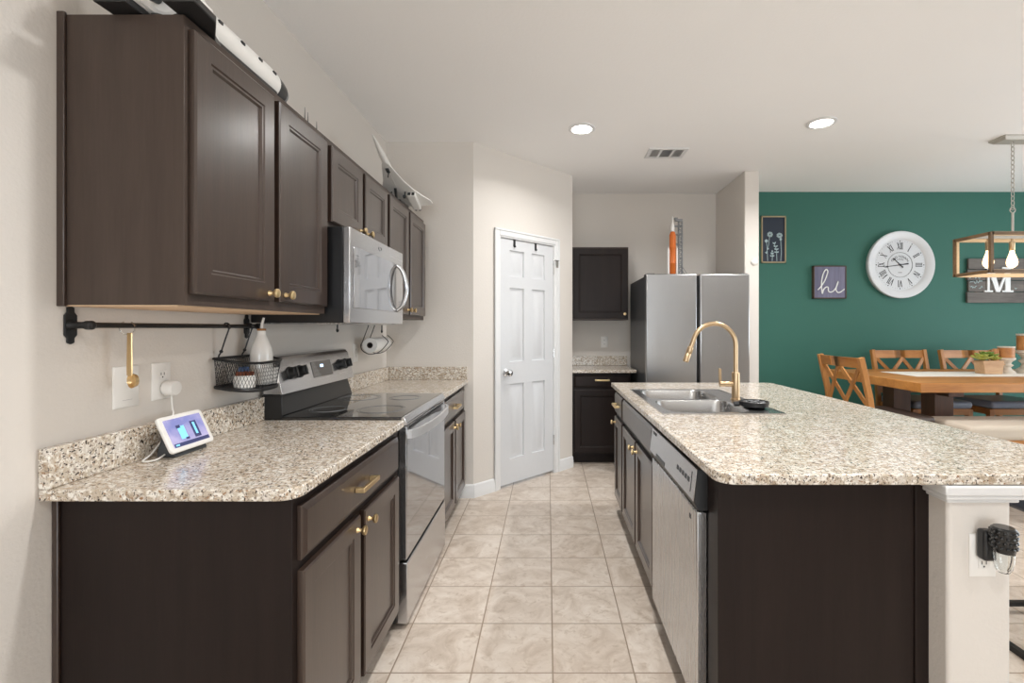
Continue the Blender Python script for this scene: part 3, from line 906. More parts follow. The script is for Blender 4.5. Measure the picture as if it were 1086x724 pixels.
# ------------------------------------------------------------------ alcove cabinets and fridge
AF = FNY(4.72)
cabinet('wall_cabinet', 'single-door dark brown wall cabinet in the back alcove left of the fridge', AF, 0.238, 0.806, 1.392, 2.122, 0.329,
        [('door', 0.252, 0.796, 1.41, 2.106, 0.765, 1.452)], mat='espresso_shaded')
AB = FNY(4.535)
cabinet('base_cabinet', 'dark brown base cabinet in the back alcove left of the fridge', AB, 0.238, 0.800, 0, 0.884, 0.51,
        [('drawer', 0.252, 0.79, 0.742, 0.862, 0.52, 0.815), ('door', 0.252, 0.79, 0.115, 0.722, None, None)], toe=0.1, mat='espresso_shaded')
ct = thing('countertop', 'small cream granite countertop in the back alcove left of the fridge', 'countertop', (0.53, 4.77, CT0), 'granite countertops')
part('slab', MB().box(0.2335, 0.845, 4.49, BACK - 0.001, CT0, CT1), 'granite', ct, 0.003)
part('backsplash', MB().box(0.2335, 0.845, BACK - 0.03, BACK - 0.001, CT1 + 0.0005, 1.014), 'granite', ct, 0.002)

fr = thing('refrigerator', 'tall stainless refrigerator with two upper doors in the back alcove', 'refrigerator', (1.305, 4.5, 0))
part('body', MB().box(0.858, 1.752, 4.172, 4.90, 0.03, 1.770), 'dark_gray', fr, 0.004)
for (a, b, nm) in ((0.855, 1.298, 'left'), (1.322, 1.757, 'right')):
    d_ = part('door', MB().box(a, b, 4.10, 4.165, 0.70, 1.784), 'steel_fridge', fr, 0.012, seg=4)
    x0, x1 = (b - 0.001, b + 0.011) if nm == 'left' else (a - 0.011, a + 0.001)
    part('pocket_handle', MB().box(x0, x1, 4.125, 4.16, 0.72, 1.77), 'black', d_)
for z0, z1 in ((0.40, 0.685), (0.07, 0.385)):
    d_ = part('freezer_drawer', MB().box(0.855, 1.757, 4.10, 4.165, z0, z1), 'steel_fridge', fr, 0.01)
m = MB()
for x in (0.90, 1.71): m.box(x - 0.035, x + 0.035, 4.12, 4.25, 1.7705, 1.79)
part('hinge_cover', m, 'charcoal', fr, 0.003)
m = MB()
for x in (0.9, 1.7):
    for y in (4.2, 4.85): m.cyl((x, y, 0), (x, y, 0.03), 0.02, seg=10)
part('foot', m, 'black', fr)

# model rocket with launch tower on the fridge
KX, KY, KZ = 1.175, 4.44, 1.7705
rk = thing('model_rocket', 'orange and white model rocket with grey launch tower on the fridge', 'model rocket', (KX, KY, KZ))
part('launch_base', MB().box(KX - 0.065, KX + 0.085, KY - 0.05, KY + 0.05, KZ, KZ + 0.02), 'brick_gray', rk, 0.002)
part('core_tank', MB().lathe((KX, KY, KZ + 0.045), [(0.026, 0), (0.030, 0.01), (0.030, 0.10), (0.0315, 0.102), (0.0315, 0.108), (0.030, 0.11), (0.030, 0.245), (0.0315, 0.247), (0.0315, 0.255), (0.030, 0.257), (0.030, 0.37), (0.022, 0.395), (0.014, 0.405)], seg=20), 'orange', rk)
part('crew_capsule', MB().lathe((KX, KY, KZ + 0.448), [(0.016, 0), (0.018, 0.03), (0.018, 0.05), (0.011, 0.075), (0.007, 0.09), (0.006, 0.13), (0.001, 0.15)], seg=16), 'brick_white', rk)
for s in (-1, 1):
    part('booster', MB().lathe((KX + s * 0.040, KY - 0.005, KZ + 0.03), [(0.009, 0), (0.011, 0.02), (0.011, 0.235), (0.008, 0.255), (0.001, 0.28)], seg=12), 'brick_white', rk)
m = MB()
for k in range(4):
    a = R(45 + 90 * k)
    m.lathe((KX + 0.016 * math.cos(a), KY + 0.016 * math.sin(a), KZ + 0.02), [(0.013, 0), (0.007, 0.026)], seg=10)
part('engine', m, 'dark_gray', rk)
m = MB()
tx, hw = KX + 0.072, 0.016
tz0, tz1 = KZ + 0.02, KZ + 0.545
for a in (-1, 1):
    for b in (-1, 1): m.bar((tx + a * hw, KY + b * hw, tz0), (tx + a * hw, KY + b * hw, tz1), 0.006, 0.006)
nlev = 14
for i in range(nlev):
    z0 = tz0 + (tz1 - tz0) * i / nlev; z1 = tz0 + (tz1 - tz0) * (i + 1) / nlev
    m.box(tx - hw, tx + hw, KY - hw, KY + hw, z1 - 0.004, z1)
    for b in (-1, 1):
        m.bar((tx - hw, KY + b * hw, z0), (tx + hw, KY + b * hw, z1), 0.004, 0.004)
        m.bar((tx + b * hw, KY - hw, z0), (tx + b * hw, KY + hw, z1), 0.004, 0.004)
for z, l in ((0.50, 0.05), (0.42, 0.045), (0.33, 0.03), (0.20, 0.03)): m.bar((tx - hw - l, KY, KZ + z), (tx, KY, KZ + z), 0.014, 0.014)
m.box(tx - 0.05, tx + 0.018, KY - 0.016, KY + 0.016, tz1 + 0.002, tz1 + 0.02)
m.box(tx - 0.055, tx - 0.025, KY - 0.012, KY + 0.012, tz1 + 0.02, tz1 + 0.035)
for s in (-1, 1): m.bar((tx + 0.012, KY + s * 0.02, KZ + 0.12), (tx + 0.075, KY + s * 0.045, KZ + 0.004), 0.005, 0.005)
part('launch_tower', m, 'brick_gray', rk)

# ------------------------------------------------------------------ ceiling fixtures
def downlight(x, y, label, power=CAN_POWER):
    t = thing('downlight', label, 'ceiling light', (x, y, CEIL), 'recessed ceiling downlights')
    part('trim_ring', MB().lathe((x, y, CEIL - 0.0005), [(0.098, 0), (0.096, -0.006), (0.075, -0.010), (0.070, -0.004)], seg=36, cap1=False), 'trim', t)
    part('lens', MB().lathe((x, y, CEIL - 0.001), [(0.072, 0), (0.072, -0.003), (0.05, -0.0045)], seg=32), 'led', t)
    area_light('lamp', (0, 0, -0.013), (0, 0, 0), 0.13, 0.13, power, (1.0, 0.995, 0.98), 'DISK', t)
downlight(0.245, 3.40, 'round lit recessed ceiling light above the aisle, left one in view', 7.5)
downlight(1.915, 3.30, 'round lit recessed ceiling light over the island, right one in view', 15)
downlight(0.245, 1.45, 'round recessed ceiling light above the near end of the aisle')
downlight(1.915, 1.45, 'round recessed ceiling light above the near end of the island', 5)
downlight(0.245, -0.4, 'added recessed ceiling light behind the camera, nearer the left wall', 9)  # unseen pair added to light the upper cabinet ends from behind
downlight(1.915, -0.4, 'added recessed ceiling light behind the camera, nearer the island', 5)

vx, vy = 0.97, 3.87
vt = thing('ceiling_vent', 'white rectangular air vent in the ceiling', 'vent', (vx, vy, CEIL))
m = MB()
hx, hy = 0.158, 0.11
zz = CEIL - 0.009
m.box(vx - hx, vx + hx, vy - hy, vy - hy + 0.03, zz, CEIL - 0.0005).box(vx - hx, vx + hx, vy + hy - 0.03, vy + hy, zz, CEIL - 0.0005)
for x in (-hx, -0.062, 0.038, hx - 0.03): m.box(vx + x, vx + x + (0.03 if abs(x) > 0.1 else 0.02), vy - hy + 0.03, vy + hy - 0.03, zz, CEIL - 0.0005)
part('frame', m, 'trim', vt, 0.002)
m = MB()
for i in range(9):
    y = vy - hy + 0.036 + i * 0.0172
    m.hexa([(vx - 0.042, y, CEIL - 0.009), (vx + 0.038, y, CEIL - 0.009), (vx + 0.038, y + 0.01, CEIL - 0.001), (vx - 0.042, y + 0.01, CEIL - 0.001),
            (vx - 0.042, y + 0.0015, CEIL - 0.009), (vx + 0.038, y + 0.0015, CEIL - 0.009), (vx + 0.038, y + 0.0115, CEIL - 0.001), (vx - 0.042, y + 0.0115, CEIL - 0.001)])
for i in range(4):
    for b, dx in ((-0.128, 0.016), (0.062, 0.016)):
        x = vx + b + i * dx
        m.hexa([(x, vy - 0.08, CEIL - 0.009), (x + 0.0015, vy - 0.08, CEIL - 0.009), (x + 0.0115, vy - 0.08, CEIL - 0.001), (x + 0.01, vy - 0.08, CEIL - 0.001),
                (x, vy + 0.08, CEIL - 0.009), (x + 0.0015, vy + 0.08, CEIL - 0.009), (x + 0.0115, vy + 0.08, CEIL - 0.001), (x + 0.01, vy + 0.08, CEIL - 0.001)])
part('louvers', m, 'trim', vt)
part('duct', MB().box(vx - hx + 0.01, vx + hx - 0.01, vy - hy + 0.01, vy + hy - 0.01, CEIL - 0.0011, CEIL - 0.0006), 'dark_gray', vt)

# ------------------------------------------------------------------ wall plates, rail, basket, display
def plate(F, u, v, wd, ht, name, label, cat, outlet=True, mat='white_plastic'):
    t = thing(name, label, cat, F(u, v, 0))
    part('cover_plate', MB().rings(F, u - wd / 2, u + wd / 2, v - ht / 2, v + ht / 2, [(0, 0.0005), (0, 0.003), (0.004, 0.006)]), mat, t)
    if outlet:
        for s in (-1, 1):
            c = v + s * 0.021
            part('socket', MB().fbox(F, u - 0.016, u + 0.016, c - 0.014, c + 0.014, 0.006, 0.0075), mat, t, 0.001)
            m = MB()
            for q in (-0.006, 0.006): m.fbox(F, u + q - 0.0012, u + q + 0.0012, c - 0.002, c + 0.007, 0.0076, 0.0079)
            m.cyl(F(u, c - 0.008, 0.0076), F(u, c - 0.008, 0.0079), 0.0025, seg=10)
            part('slots', m, 'charcoal', t)
    return t
WF = FPX(WL)
bp = plate(WF, 1.396, 1.137, 0.085, 0.122, 'wall_plate', 'blank white cover plate on the left wall below the rail', 'wall plate', False)
part('slot', MB().fbox(WF, 1.380, 1.412, 1.098, 1.0985, 0.006, 0.0066), 'scratch_gray', bp)
plate(WF, 1.522, 1.140, 0.074, 0.118, 'wall_outlet', 'white wall outlet above the near backsplash with a plug in it', 'outlet')
plate(WF, 3.06, 1.150, 0.074, 0.118, 'wall_outlet', 'white wall outlet behind the paper towel roll past the stove', 'outlet')
plate(FNY(BACK), 0.606, 1.163, 0.074, 0.118, 'wall_outlet', 'white wall outlet in the alcove above the small countertop', 'outlet')
CF_ = FNY(1.300)
plate(CF_, 1.196, 0.686, 0.072, 0.118, 'wall_outlet', 'white wall outlet on the island pillar under the overhang', 'outlet')

# round power adapter in the near outlet with its cord
pa_ = thing('power_adapter', 'round white power adapter plugged into the outlet, with white cord', 'charger', WF(1.535, 1.116, 0.008))
part('housing', MB().lathe(WF(1.535, 1.116, 0.0081), [(0.022, 0), (0.025, 0.003), (0.025, 0.030), (0.022, 0.034), (0.01, 0.035)], axis=(1, 0, 0)), 'white_plastic', pa_)
cp_ = smooth_path([(-1.225, 1.535, 1.093), (-1.224, 1.537, 1.05), (-1.216, 1.53, 1.03), (-1.212, 1.50, 0.975), (-1.205, 1.46, 0.95), (-1.196, 1.42, 0.93), (-1.19, 1.385, 0.919), (-1.165, 1.40, 0.919), (-1.168, 1.437, 0.925)], 6)
part('cord', MB().tube(cp_, 0.0026, 6), 'white_plastic', pa_)

# smart display on the counter
sdp = thing('smart_display', 'small white-framed smart display on the near counter, its screen lit', 'smart display', (-1.15, 1.51, TOP))
SF = Fr((-1.126, 0, 0.932), (0, 1, 0.0), (0.90, 0, 0.42), (-0.42, 0, 0.90))
def srr(F, u0, u1, v0, v1, r_, n0, n1):
    return MB().prism(rrect(u0, u1, v0, v1, r_), n0, n1, F)
fz = part('bezel', srr(SF, 1.415, 1.595, 0.0, 0.118, 0.012, -0.010, 0.0), 'white_plastic', sdp, 0.003)
sc = part('screen', srr(SF, 1.430, 1.580, 0.014, 0.105, 0.003, 0.0002, 0.001), 'screen', sdp)
part('picture', MB().fbox(SF, 1.470, 1.497, 0.035, 0.078, 0.0012, 0.0016), 'screen_blue', sc)
part('picture', MB().fbox(SF, 1.524, 1.550, 0.030, 0.085, 0.0012, 0.0016).fbox(SF, 1.433, 1.577, 0.0145, 0.026, 0.0012, 0.0015).fbox(SF, 1.466, 1.482, 0.072, 0.082, 0.0016, 0.0019).fbox(SF, 1.486, 1.50, 0.031, 0.038, 0.0016, 0.0019), 'screen_dark', sc)
part('picture', MB().fbox(SF, 1.532, 1.541, 0.040, 0.080, 0.0017, 0.002).fbox(SF, 1.438, 1.452, 0.018, 0.023, 0.0017, 0.002), 'screen_blue', sc)
m = MB()
ba = [(-1.134, 0.9145), (-1.142, 0.930), (-1.166, 0.985), (-1.180, 0.985), (-1.196, 0.93), (-1.196, 0.9145)]
m.prism(ba, 1.44, 1.575, Fr((0, 0, 0), (1, 0, 0), (0, 1, 0)))
part('base', m, 'charcoal', sdp, 0.006, seg=3)

# rail under the cabinet
rl = thing('utensil_rail', 'black metal hanging rail on the wall under the near wall cabinet', 'rail', (WL, 1.56, 1.318))
RX, RZ_ = -1.205, 1.318
part('rod', MB().cyl((RX, 1.225, RZ_), (RX, 1.965, RZ_), 0.0075, seg=14), 'black_metal', rl)
for y in (1.232, 1.953):
    pr_ = [(-0.009, -0.046), (0.0, -0.050), (0.009, -0.046), (0.009, -0.034), (0.016, -0.026), (0.016, 0.026), (0.009, 0.034), (0.009, 0.046), (0, 0.050), (-0.009, 0.046), (-0.009, 0.034), (-0.016, 0.026), (-0.016, -0.026), (-0.009, -0.034)]
    m = MB().prism(pr_, 0.001, 0.006, Fr((WL, y, RZ_), (0, 1, 0), (1, 0, 0)))
    m.lathe((WL + 0.006, y, RZ_), [(0.014, 0), (0.009, 0.012), (0.009, 0.034), (0.012, 0.04), (0.012, 0.055), (0.006, 0.06)], axis=(1, 0, 0), seg=16)
    part('bracket', m, 'black_metal', rl, 0.001)

# measuring spoons on a clear hook
sp_ = thing('measuring_spoon', 'gold measuring spoon hanging from a clear hook on the rail', 'spoon', (RX + 0.01, 1.345, 1.31))
hk = smooth_path([(RX + 0.002, 1.362, 1.327), (RX + 0.012, 1.362, 1.318), (RX + 0.013, 1.358, 1.300), (RX + 0.004, 1.345, 1.292), (RX - 0.001, 1.333, 1.300), (RX - 0.008, 1.334, 1.318), (RX + 0.0, 1.342, 1.328)], 5)
solo('hook', 'clear plastic hook on the rail that holds the gold spoon', 'hook', MB().tube(hk, 0.0018, 6), 'glass', (RX, 1.345, 1.318))
SPF = Fr((RX + 0.012, 1.345, 1.297), (0.80, -0.30, 0), (-0.30, -0.8, 0.0))
part('handle', MB().prism([(-0.009, 0.0), (0.009, 0.0), (0.0115, -0.105), (0.0105, -0.122), (-0.0105, -0.122), (-0.0115, -0.105)], -0.002, 0.002, SPF), 'brass', sp_, 0.0008)
c = SPF(0, -0.137, -0.004)
part('bowl', MB().lathe(c, [(0.010, -0.014), (0.018, -0.010), (0.0215, 0.0), (0.0200, 0.0005), (0.016, -0.008), (0.005, -0.011)], axis=SPF.n, seg=24), 'brass', sp_)

# wire basket
bk = thing('wire_basket', 'black wire mesh basket hanging from the rail beside the stove', 'basket', (-1.175, 1.88, 1.075))
bx_0, bx_1, by_0, by_1 = -1.237, -1.105, 1.745, 2.015
def outline(n_per=7, shrink=0.0):
    o = []
    r_ = 0.085
    x0, x1, y0, y1 = bx_0, bx_1 - shrink, by_0 + shrink, by_1 - shrink
    o += [(x0, y0 + (y1 - y0) * (1 - i / 12)) for i in range(13)]     # along the wall from far to near
    o += [(x0 + (x1 - r_ - x0) * i / 4, y0) for i in range(1, 4)]
    o += arc(x1 - r_, y0 + r_, r_, -90, 0, n_per)
    o += [(x1, y0 + r_ + (y1 - y0 - 2 * r_) * i / 8) for i in range(1, 8)]
    o += arc(x1 - r_, y1 - r_, r_, 0, 90, n_per)
    o += [(x1 - r_ - (x1 - r_ - x0) * i / 4, y1) for i in range(1, 4)]
    return o
def tilt(x, z): return z - (x - bx_0) * 0.16
top = [(x, y, tilt(x, 1.197)) for x, y in outline()]
bot = [(x, y, tilt(x, 1.090)) for x, y in outline(shrink=0.012)]
part('rim', MB().tube(top, 0.005, 8, True), 'black_metal', bk)
m = MB().tube(bot, 0.0075, 8, True)
part('bottom_rim', m, 'black_metal', bk)
m = MB()
ctr = Vector((sum(p[0] for p in bot) / len(bot), sum(p[1] for p in bot) / len(bot), 0))
mm = MB()
a = [mm.bm.verts.new((p[0], p[1], p[2] - 0.002)) for p in bot]; b = [mm.bm.verts.new((p[0], p[1], p[2])) for p in bot]
mm.face(a); mm.face(b)
for i in range(len(a)): mm.face([a[i], a[(i + 1) % len(a)], b[(i + 1) % len(a)], b[i]])
part('tray', mm, 'black_metal', bk)
def lerp3(P, Q, s): return tuple(P[i] + (Q[i] - P[i]) * s for i in range(3))
def ring_at(k, s):
    n = len(top); k %= n
    i = int(k); f = k - i
    A = lerp3(top[i], top[(i + 1) % n], f); B_ = lerp3(bot[i], bot[(i + 1) % n], f)
    return lerp3(A, B_, s)
# even spacing along the outline
per = [0]
for i in range(len(top)): per.append(per[-1] + (Vector(top[i]) - Vector(top[(i + 1) % len(top)])).length)
def at_len(q, s):
    q %= per[-1]
    for i in range(len(top)):
        if per[i + 1] >= q: return ring_at(i + (q - per[i]) / max(per[i + 1] - per[i], 1e-9), s)
N = 66; step = per[-1] / N; K = 7
for i in range(N):
    for dr_ in (1, -1):
        pl = [at_len((i + dr_ * j * 0.5) * step, j / K) for j in range(K + 1)]
        m.tube(pl, 0.0007, 4)
part('mesh_side', m, 'black_metal', bk, smooth=False)
for k, y in enumerate((1.768, 1.905)):
    hp_ = smooth_path([(RX - 0.009, y + 0.004, RZ_ - 0.004), (RX - 0.006, y, RZ_ + 0.010), (RX + 0.007, y, RZ_ + 0.009), (RX + 0.011, y, RZ_ - 0.004), (RX - 0.004, y, 1.27), (bx_0 + 0.012, y, 1.222), (bx_0 + 0.003, y, 1.206), (bx_0 + 0.004, y, 1.192), (bx_0 + 0.013, y, 1.196)], 5)
    m = MB().tube(hp_, 0.0028, 7)
    m.ball((bx_0 + 0.012, y, 1.223), 0.0065, 10, 8).ball((RX + 0.010, y, RZ_ - 0.005), 0.006, 10, 8)
    solo('basket_hook', ('black S-hook at the camera-side end of the wire basket', 'black S-hook holding the wire basket at its stove-side end')[k], 'hook', m, 'black_metal', (RX, y, RZ_), 'hooks holding the basket')
# bottle and cups in the basket
tz = tilt(-1.175, 1.0915)
bt = thing('oil_bottle', 'white ceramic oil bottle with cork and spout in the wire basket', 'bottle', (-1.172, 1.930, tz))
o_ = (-1.172, 1.930, tz)
part('body', MB().lathe(o_, [(0.036, 0), (0.040, 0.006), (0.041, 0.06), (0.041, 0.12), (0.037, 0.150), (0.026, 0.180), (0.018, 0.198), (0.0165, 0.215), (0.0175, 0.218)], seg=28), 'white_ceramic', bt)
part('cork', MB().lathe((o_[0], o_[1], tz + 0.2185), [(0.0165, 0), (0.0165, 0.008), (0.012, 0.009)], seg=18), 'cork', bt)
part('spout', MB().tube([(o_[0], o_[1], tz + 0.226), (o_[0] + 0.001, o_[1] + 0.001, tz + 0.245), (o_[0] + 0.007, o_[1] + 0.004, tz + 0.272)], [0.0062, 0.0055, 0.0045], 10), 'white_plastic', bt)
tz = tilt(-1.165, 1.0915)
cu = thing('ramekin', 'white cup of small colourful packets at the front of the wire basket', 'cup', (-1.166, 1.812, tz))
part('bowl', MB().lathe((-1.166, 1.812, tz), [(0.032, 0), (0.036, 0.004), (0.038, 0.050), (0.036, 0.050), (0.033, 0.035), (0.01, 0.033)], seg=28), 'white_ceramic', cu)
m = MB()
for i in range(9):
    a = i * 0.7; q = 0.010 + 0.012 * (i % 2)
    m.hexa([Vector((-1.166 + q * math.cos(a), 1.812 + q * math.sin(a), tz + 0.034)) + Vector(v) for v in
            [(-0.009, -0.003, 0), (0.009, -0.003, 0), (0.009, 0.003, 0), (-0.009, 0.003, 0), (-0.008, -0.001, 0.030), (0.010, -0.001, 0.028), (0.010, 0.004, 0.028), (-0.008, 0.004, 0.030)]])
part('packets', m, 'spice', cu)
m = MB()
for i in range(5):
    a = 1.9 + i * 0.5
    m.hexa([Vector((-1.170 + 0.018 * math.cos(a), 1.825 + 0.016 * math.sin(a), tz + 0.045)) + Vector(v) for v in
            [(-0.008, -0.003, 0), (0.008, -0.003, 0), (0.008, 0.003, 0), (-0.008, 0.003, 0), (-0.007, -0.001, 0.036), (0.009, -0.001, 0.034), (0.009, 0.004, 0.034), (-0.007, 0.004, 0.036)]])
part('packets', m, 'blue_cloth', cu)
solo('small_jar', 'small white jar with dark lid at the stove end of the wire basket', 'jar', MB().lathe((-1.150, 1.972, tz), [(0.020, 0), (0.023, 0.003), (0.023, 0.045), (0.021, 0.048), (0.024, 0.049), (0.024, 0.066), (0.02, 0.068)], seg=22), 'white_ceramic', (-1.150, 1.972, tz))

# paper towel roll and holder
PX_, PZ_ = -1.150, 1.200
pt = thing('paper_towel_roll', 'white paper towel roll hanging past the stove', 'paper towel', (PX_, 3.18, PZ_))
part('paper', MB().lathe((PX_, 3.045, PZ_), [(0.019, 0.001), (0.020, 0), (0.048, 0), (0.049, 0.003), (0.049, 0.277), (0.048, 0.28), (0.020, 0.28), (0.019, 0.279), (0.019, 0.001)], axis=(0, 1, 0), cap0=False, cap1=False), 'paper', pt)
part('core', MB().lathe((PX_, 3.046, PZ_), [(0.0185, 0), (0.0188, 0.0), (0.0188, 0.278), (0.017, 0.278), (0.017, 0.0), (0.0185, 0)], axis=(0, 1, 0), cap0=False, cap1=False), 'brown_edge', pt)
m = MB()
for y in (3.052, 3.16):
    m.tube(smooth_path([(PX_ + 0.005, y, 1.369), (PX_ - 0.01, y, 1.33), (PX_ - 0.045, y - 0.012, 1.225), (PX_ - 0.056, y - 0.012, 1.20), (PX_ - 0.045, y - 0.01, 1.165), (PX_, y, 1.142), (PX_ + 0.04, y + 0.06, 1.156), (PX_ + 0.062, y + 0.15, 1.21), (PX_ + 0.050, y + 0.17, 1.232), (PX_ + 0.02, y + 0.16, 1.262)], 6), 0.0026, 7)
m.tube([(PX_ + 0.005, 3.052, 1.369), (PX_ + 0.005, 3.16, 1.369)], 0.0026, 6)
m.tube([(PX_, 3.03, PZ_), (PX_, 3.34, PZ_)], 0.004, 8)
m.tube([(PX_ - 0.056, 3.04, 1.20), (PX_ - 0.056, 3.148, 1.20)], 0.0026, 6)
solo('paper_towel_holder', 'black wire holder around the paper towel roll under the far cabinet', 'paper towel holder', m, 'black_metal', (PX_, 3.1, 1.369))

# ------------------------------------------------------------------ models on top of the wall cabinets
T0 = 2.1145
# space shuttle: nose away from the camera
sx_, sz_ = -1.0, T0 + 0.064
sh = thing('model_shuttle', 'white and black model space shuttle lying on the near wall cabinet', 'model spacecraft', (sx_, 1.45, T0))
prof = [(0.040, 0), (0.052, 0.01), (0.053, 0.28), (0.053, 0.40), (0.050, 0.445)]
part('fuselage', MB().lathe((sx_, 1.235, sz_), prof, axis=(0, 1, 0), seg=24), 'brick_white', sh)
part('nose', MB().lathe((sx_, 1.681, sz_), [(0.050, 0), (0.045, 0.035), (0.039, 0.062)], axis=(0, 1, 0), seg=24), 'black_plastic', sh)
part('nose_cap', MB().lathe((sx_, 1.7435, sz_), [(0.038, 0), (0.030, 0.022), (0.016, 0.035), (0.001, 0.039)], axis=(0, 1, 0), seg=20), 'brick_gray', sh)
part('belly', MB().box(sx_ - 0.05, sx_ + 0.05, 1.24, 1.66, sz_ - 0.058, sz_ - 0.036), 'black_plastic', sh, 0.006)
for s in (-1, 1):
    wp = [(sx_ + s * 0.045, 1.37), (sx_ + s * 0.060, 1.325), (sx_ + s * 0.116, 1.245), (sx_ + s * 0.120, 1.175), (sx_ + s * 0.045, 1.170)]
    wg = part('wing', MB().prism(wp, sz_ - 0.040, sz_ - 0.028), 'brick_white', sh, 0.003)
    wp = [(sx_ + s * 0.047, 1.38), (sx_ + s * 0.062, 1.330), (sx_ + s * 0.121, 1.250), (sx_ + s * 0.126, 1.165), (sx_ + s * 0.045, 1.165)]
    part('underside', MB().prism(wp, sz_ - 0.060, sz_ - 0.0405), 'black_plastic', wg, 0.003)
    part('engine_pod', MB().lathe((sx_ + s * 0.034, 1.226, sz_ + 0.028), [(0.014, 0), (0.022, 0.01), (0.022, 0.07), (0.008, 0.12)], axis=(0, 1, 0), seg=14), 'brick_white', sh)
m = MB()
for dx, dz in ((-0.02, -0.01), (0.02, -0.01), (0, 0.025)): m.lathe((sx_ + dx, 1.236, sz_ + dz), [(0.010, 0), (0.017, -0.028), (0.015, -0.028), (0.008, -0.004)], axis=(0, 1, 0), seg=14)
part('engine', m, 'dark_gray', sh)
part('tail_fin', MB().prism([(1.235, 0.05), (1.33, 0.05), (1.25, 0.15), (1.215, 0.15)], -0.005, 0.005, Fr((sx_, 0, sz_), (0, 1, 0), (1, 0, 0))), 'brick_white', sh, 0.002)
m = MB()
for (y, z) in ((1.36, 0.035), (1.46, 0.035), (1.55, 0.035), (1.63, 0.03)): m.box(sx_ + 0.035, sx_ + 0.0535, y, y + 0.016, sz_ + 0.014, sz_ + 0.022)
part('window', m, 'black_plastic', sh)
# thin dark mast tips showing above the cabinet edge
m = MB()
for (y, h) in ((1.80, 0.095), (1.94, 0.115), (1.965, 0.105), (2.04, 0.10)): m.cyl((-1.0, y, T0 + 0.012), (-1.0, y, T0 + h - 0.01), 0.0035, 0.0008, seg=6)
m.box(-1.02, -0.98, 1.78, 2.06, T0, T0 + 0.012)
solo('spiked_model', 'low dark model with thin spikes on top of the wall cabinets', 'model', m, 'black_plastic', (-1.0, 1.92, T0))

# delta-wing jet, nose raised towards the camera
jt = thing('model_jet', 'white delta-wing model jet airliner, nose raised, on the far wall cabinets', 'model airplane', (-0.985, 3.02, 2.262))
ORG[jt.name] = Vector((0, 0, 0))
prof = [(0.001, -0.40), (0.006, -0.37), (0.013, -0.31), (0.019, -0.24), (0.021, -0.15), (0.021, 0.15), (0.016, 0.25), (0.004, 0.34)]
part('fuselage', MB().lathe((0, 0, 0), prof, axis=(0, 1, 0), seg=18), 'brick_white', jt)
for s in (-1, 1):
    wp = [(0, -0.20), (s * 0.022, -0.17), (s * 0.040, -0.10), (s * 0.065, -0.01), (s * 0.105, 0.08), (s * 0.150, 0.15), (s * 0.188, 0.20), (s * 0.196, 0.235), (s * 0.185, 0.25), (s * 0.09, 0.265), (0, 0.265)]
    part('wing', MB().prism(wp, -0.020, -0.012), 'brick_white', jt, 0.002)
    m = MB().box(s * 0.085 - 0.026, s * 0.085 + 0.026, 0.10, 0.262, -0.052, -0.0205)
    ng = part('engine_nacelle', m, 'brick_white', jt, 0.004)
    m = MB()
    for q in (-0.013, 0.013): m.cyl((s * 0.085 + q, 0.255, -0.036), (s * 0.085 + q, 0.282, -0.036), 0.011, 0.009, seg=12)
    for q in (-0.013, 0.013): m.box(s * 0.085 + q - 0.009, s * 0.085 + q + 0.009, 0.0985, 0.0995, -0.047, -0.026)
    part('exhaust', m, 'black_plastic', ng)
part('tail_fin', MB().prism([(0.10, 0.015), (0.30, 0.01), (0.31, 0.085), (0.265, 0.09)], -0.004, 0.004, Fr((0, 0, 0), (0, 1, 0), (1, 0, 0))), 'brick_white', jt, 0.002)
m = MB()
m.tube([(0, -0.10, -0.02), (0, -0.10, -0.06)], 0.004, 8)
m.box(-0.010, 0.010, -0.135, -0.10, -0.028, -0.019)
for s in (-1, 1): m.tube([(s * 0.045, 0.10, -0.02), (s * 0.045, 0.10, -0.055)], 0.004, 8).cyl((s * 0.045 - 0.008, 0.10, -0.058), (s * 0.045 + 0.008, 0.10, -0.058), 0.012, seg=12)
part('landing_gear', m, 'charcoal', jt)
jt.rotation_euler = (R(-20), 0, R(0))
sn = thing('model_stand', 'dark display stand holding up the white model jet', 'stand', (-0.99, 3.06, T0))
part('base', MB().box(-1.05, -0.93, 2.98, 3.16, T0, T0 + 0.012), 'black_plastic', sn, 0.003)
part('post', MB().bar((-0.985, 3.07, T0 + 0.012), (-0.985, 3.045, 2.215), 0.02, 0.012), 'black_plastic', sn)

# ------------------------------------------------------------------ dining room: wall pieces
WG = FNY(GREEN)
# framed flower print
fp = thing('framed_print', 'tall narrow framed print of pale flowers on navy, on the green wall', 'picture', WG(2.375, 2.245, 0))
u0, u1, v0, v1 = 2.248, 2.508, 1.998, 2.492
m = MB().fbox(WG, u0, u1, v0, v0 + 0.014, 0.001, 0.022).fbox(WG, u0, u1, v1 - 0.014, v1, 0.001, 0.022).fbox(WG, u0, u0 + 0.014, v0, v1, 0.001, 0.022).fbox(WG, u1 - 0.014, u1, v0, v1, 0.001, 0.022)
part('frame', m, 'frame_beige', fp, 0.002)
pn = part('print', MB().fbox(WG, u0 + 0.01, u1 - 0.01, v0 + 0.01, v1 - 0.01, 0.002, 0.012), 'navy_board', fp)
m = MB()
def stroke(pts, w_=0.003): m.tube([WG(u0 + a, v0 + b, 0.013) for a, b in pts], w_, 5)
def blob(a, b, ra_, rb=None):
    rb = rb or ra_
    m.prism([(u0 + a + ra_ * math.cos(i * math.pi / 8), v0 + b + rb * math.sin(i * math.pi / 8)) for i in range(16)], 0.0122, 0.014, WG)
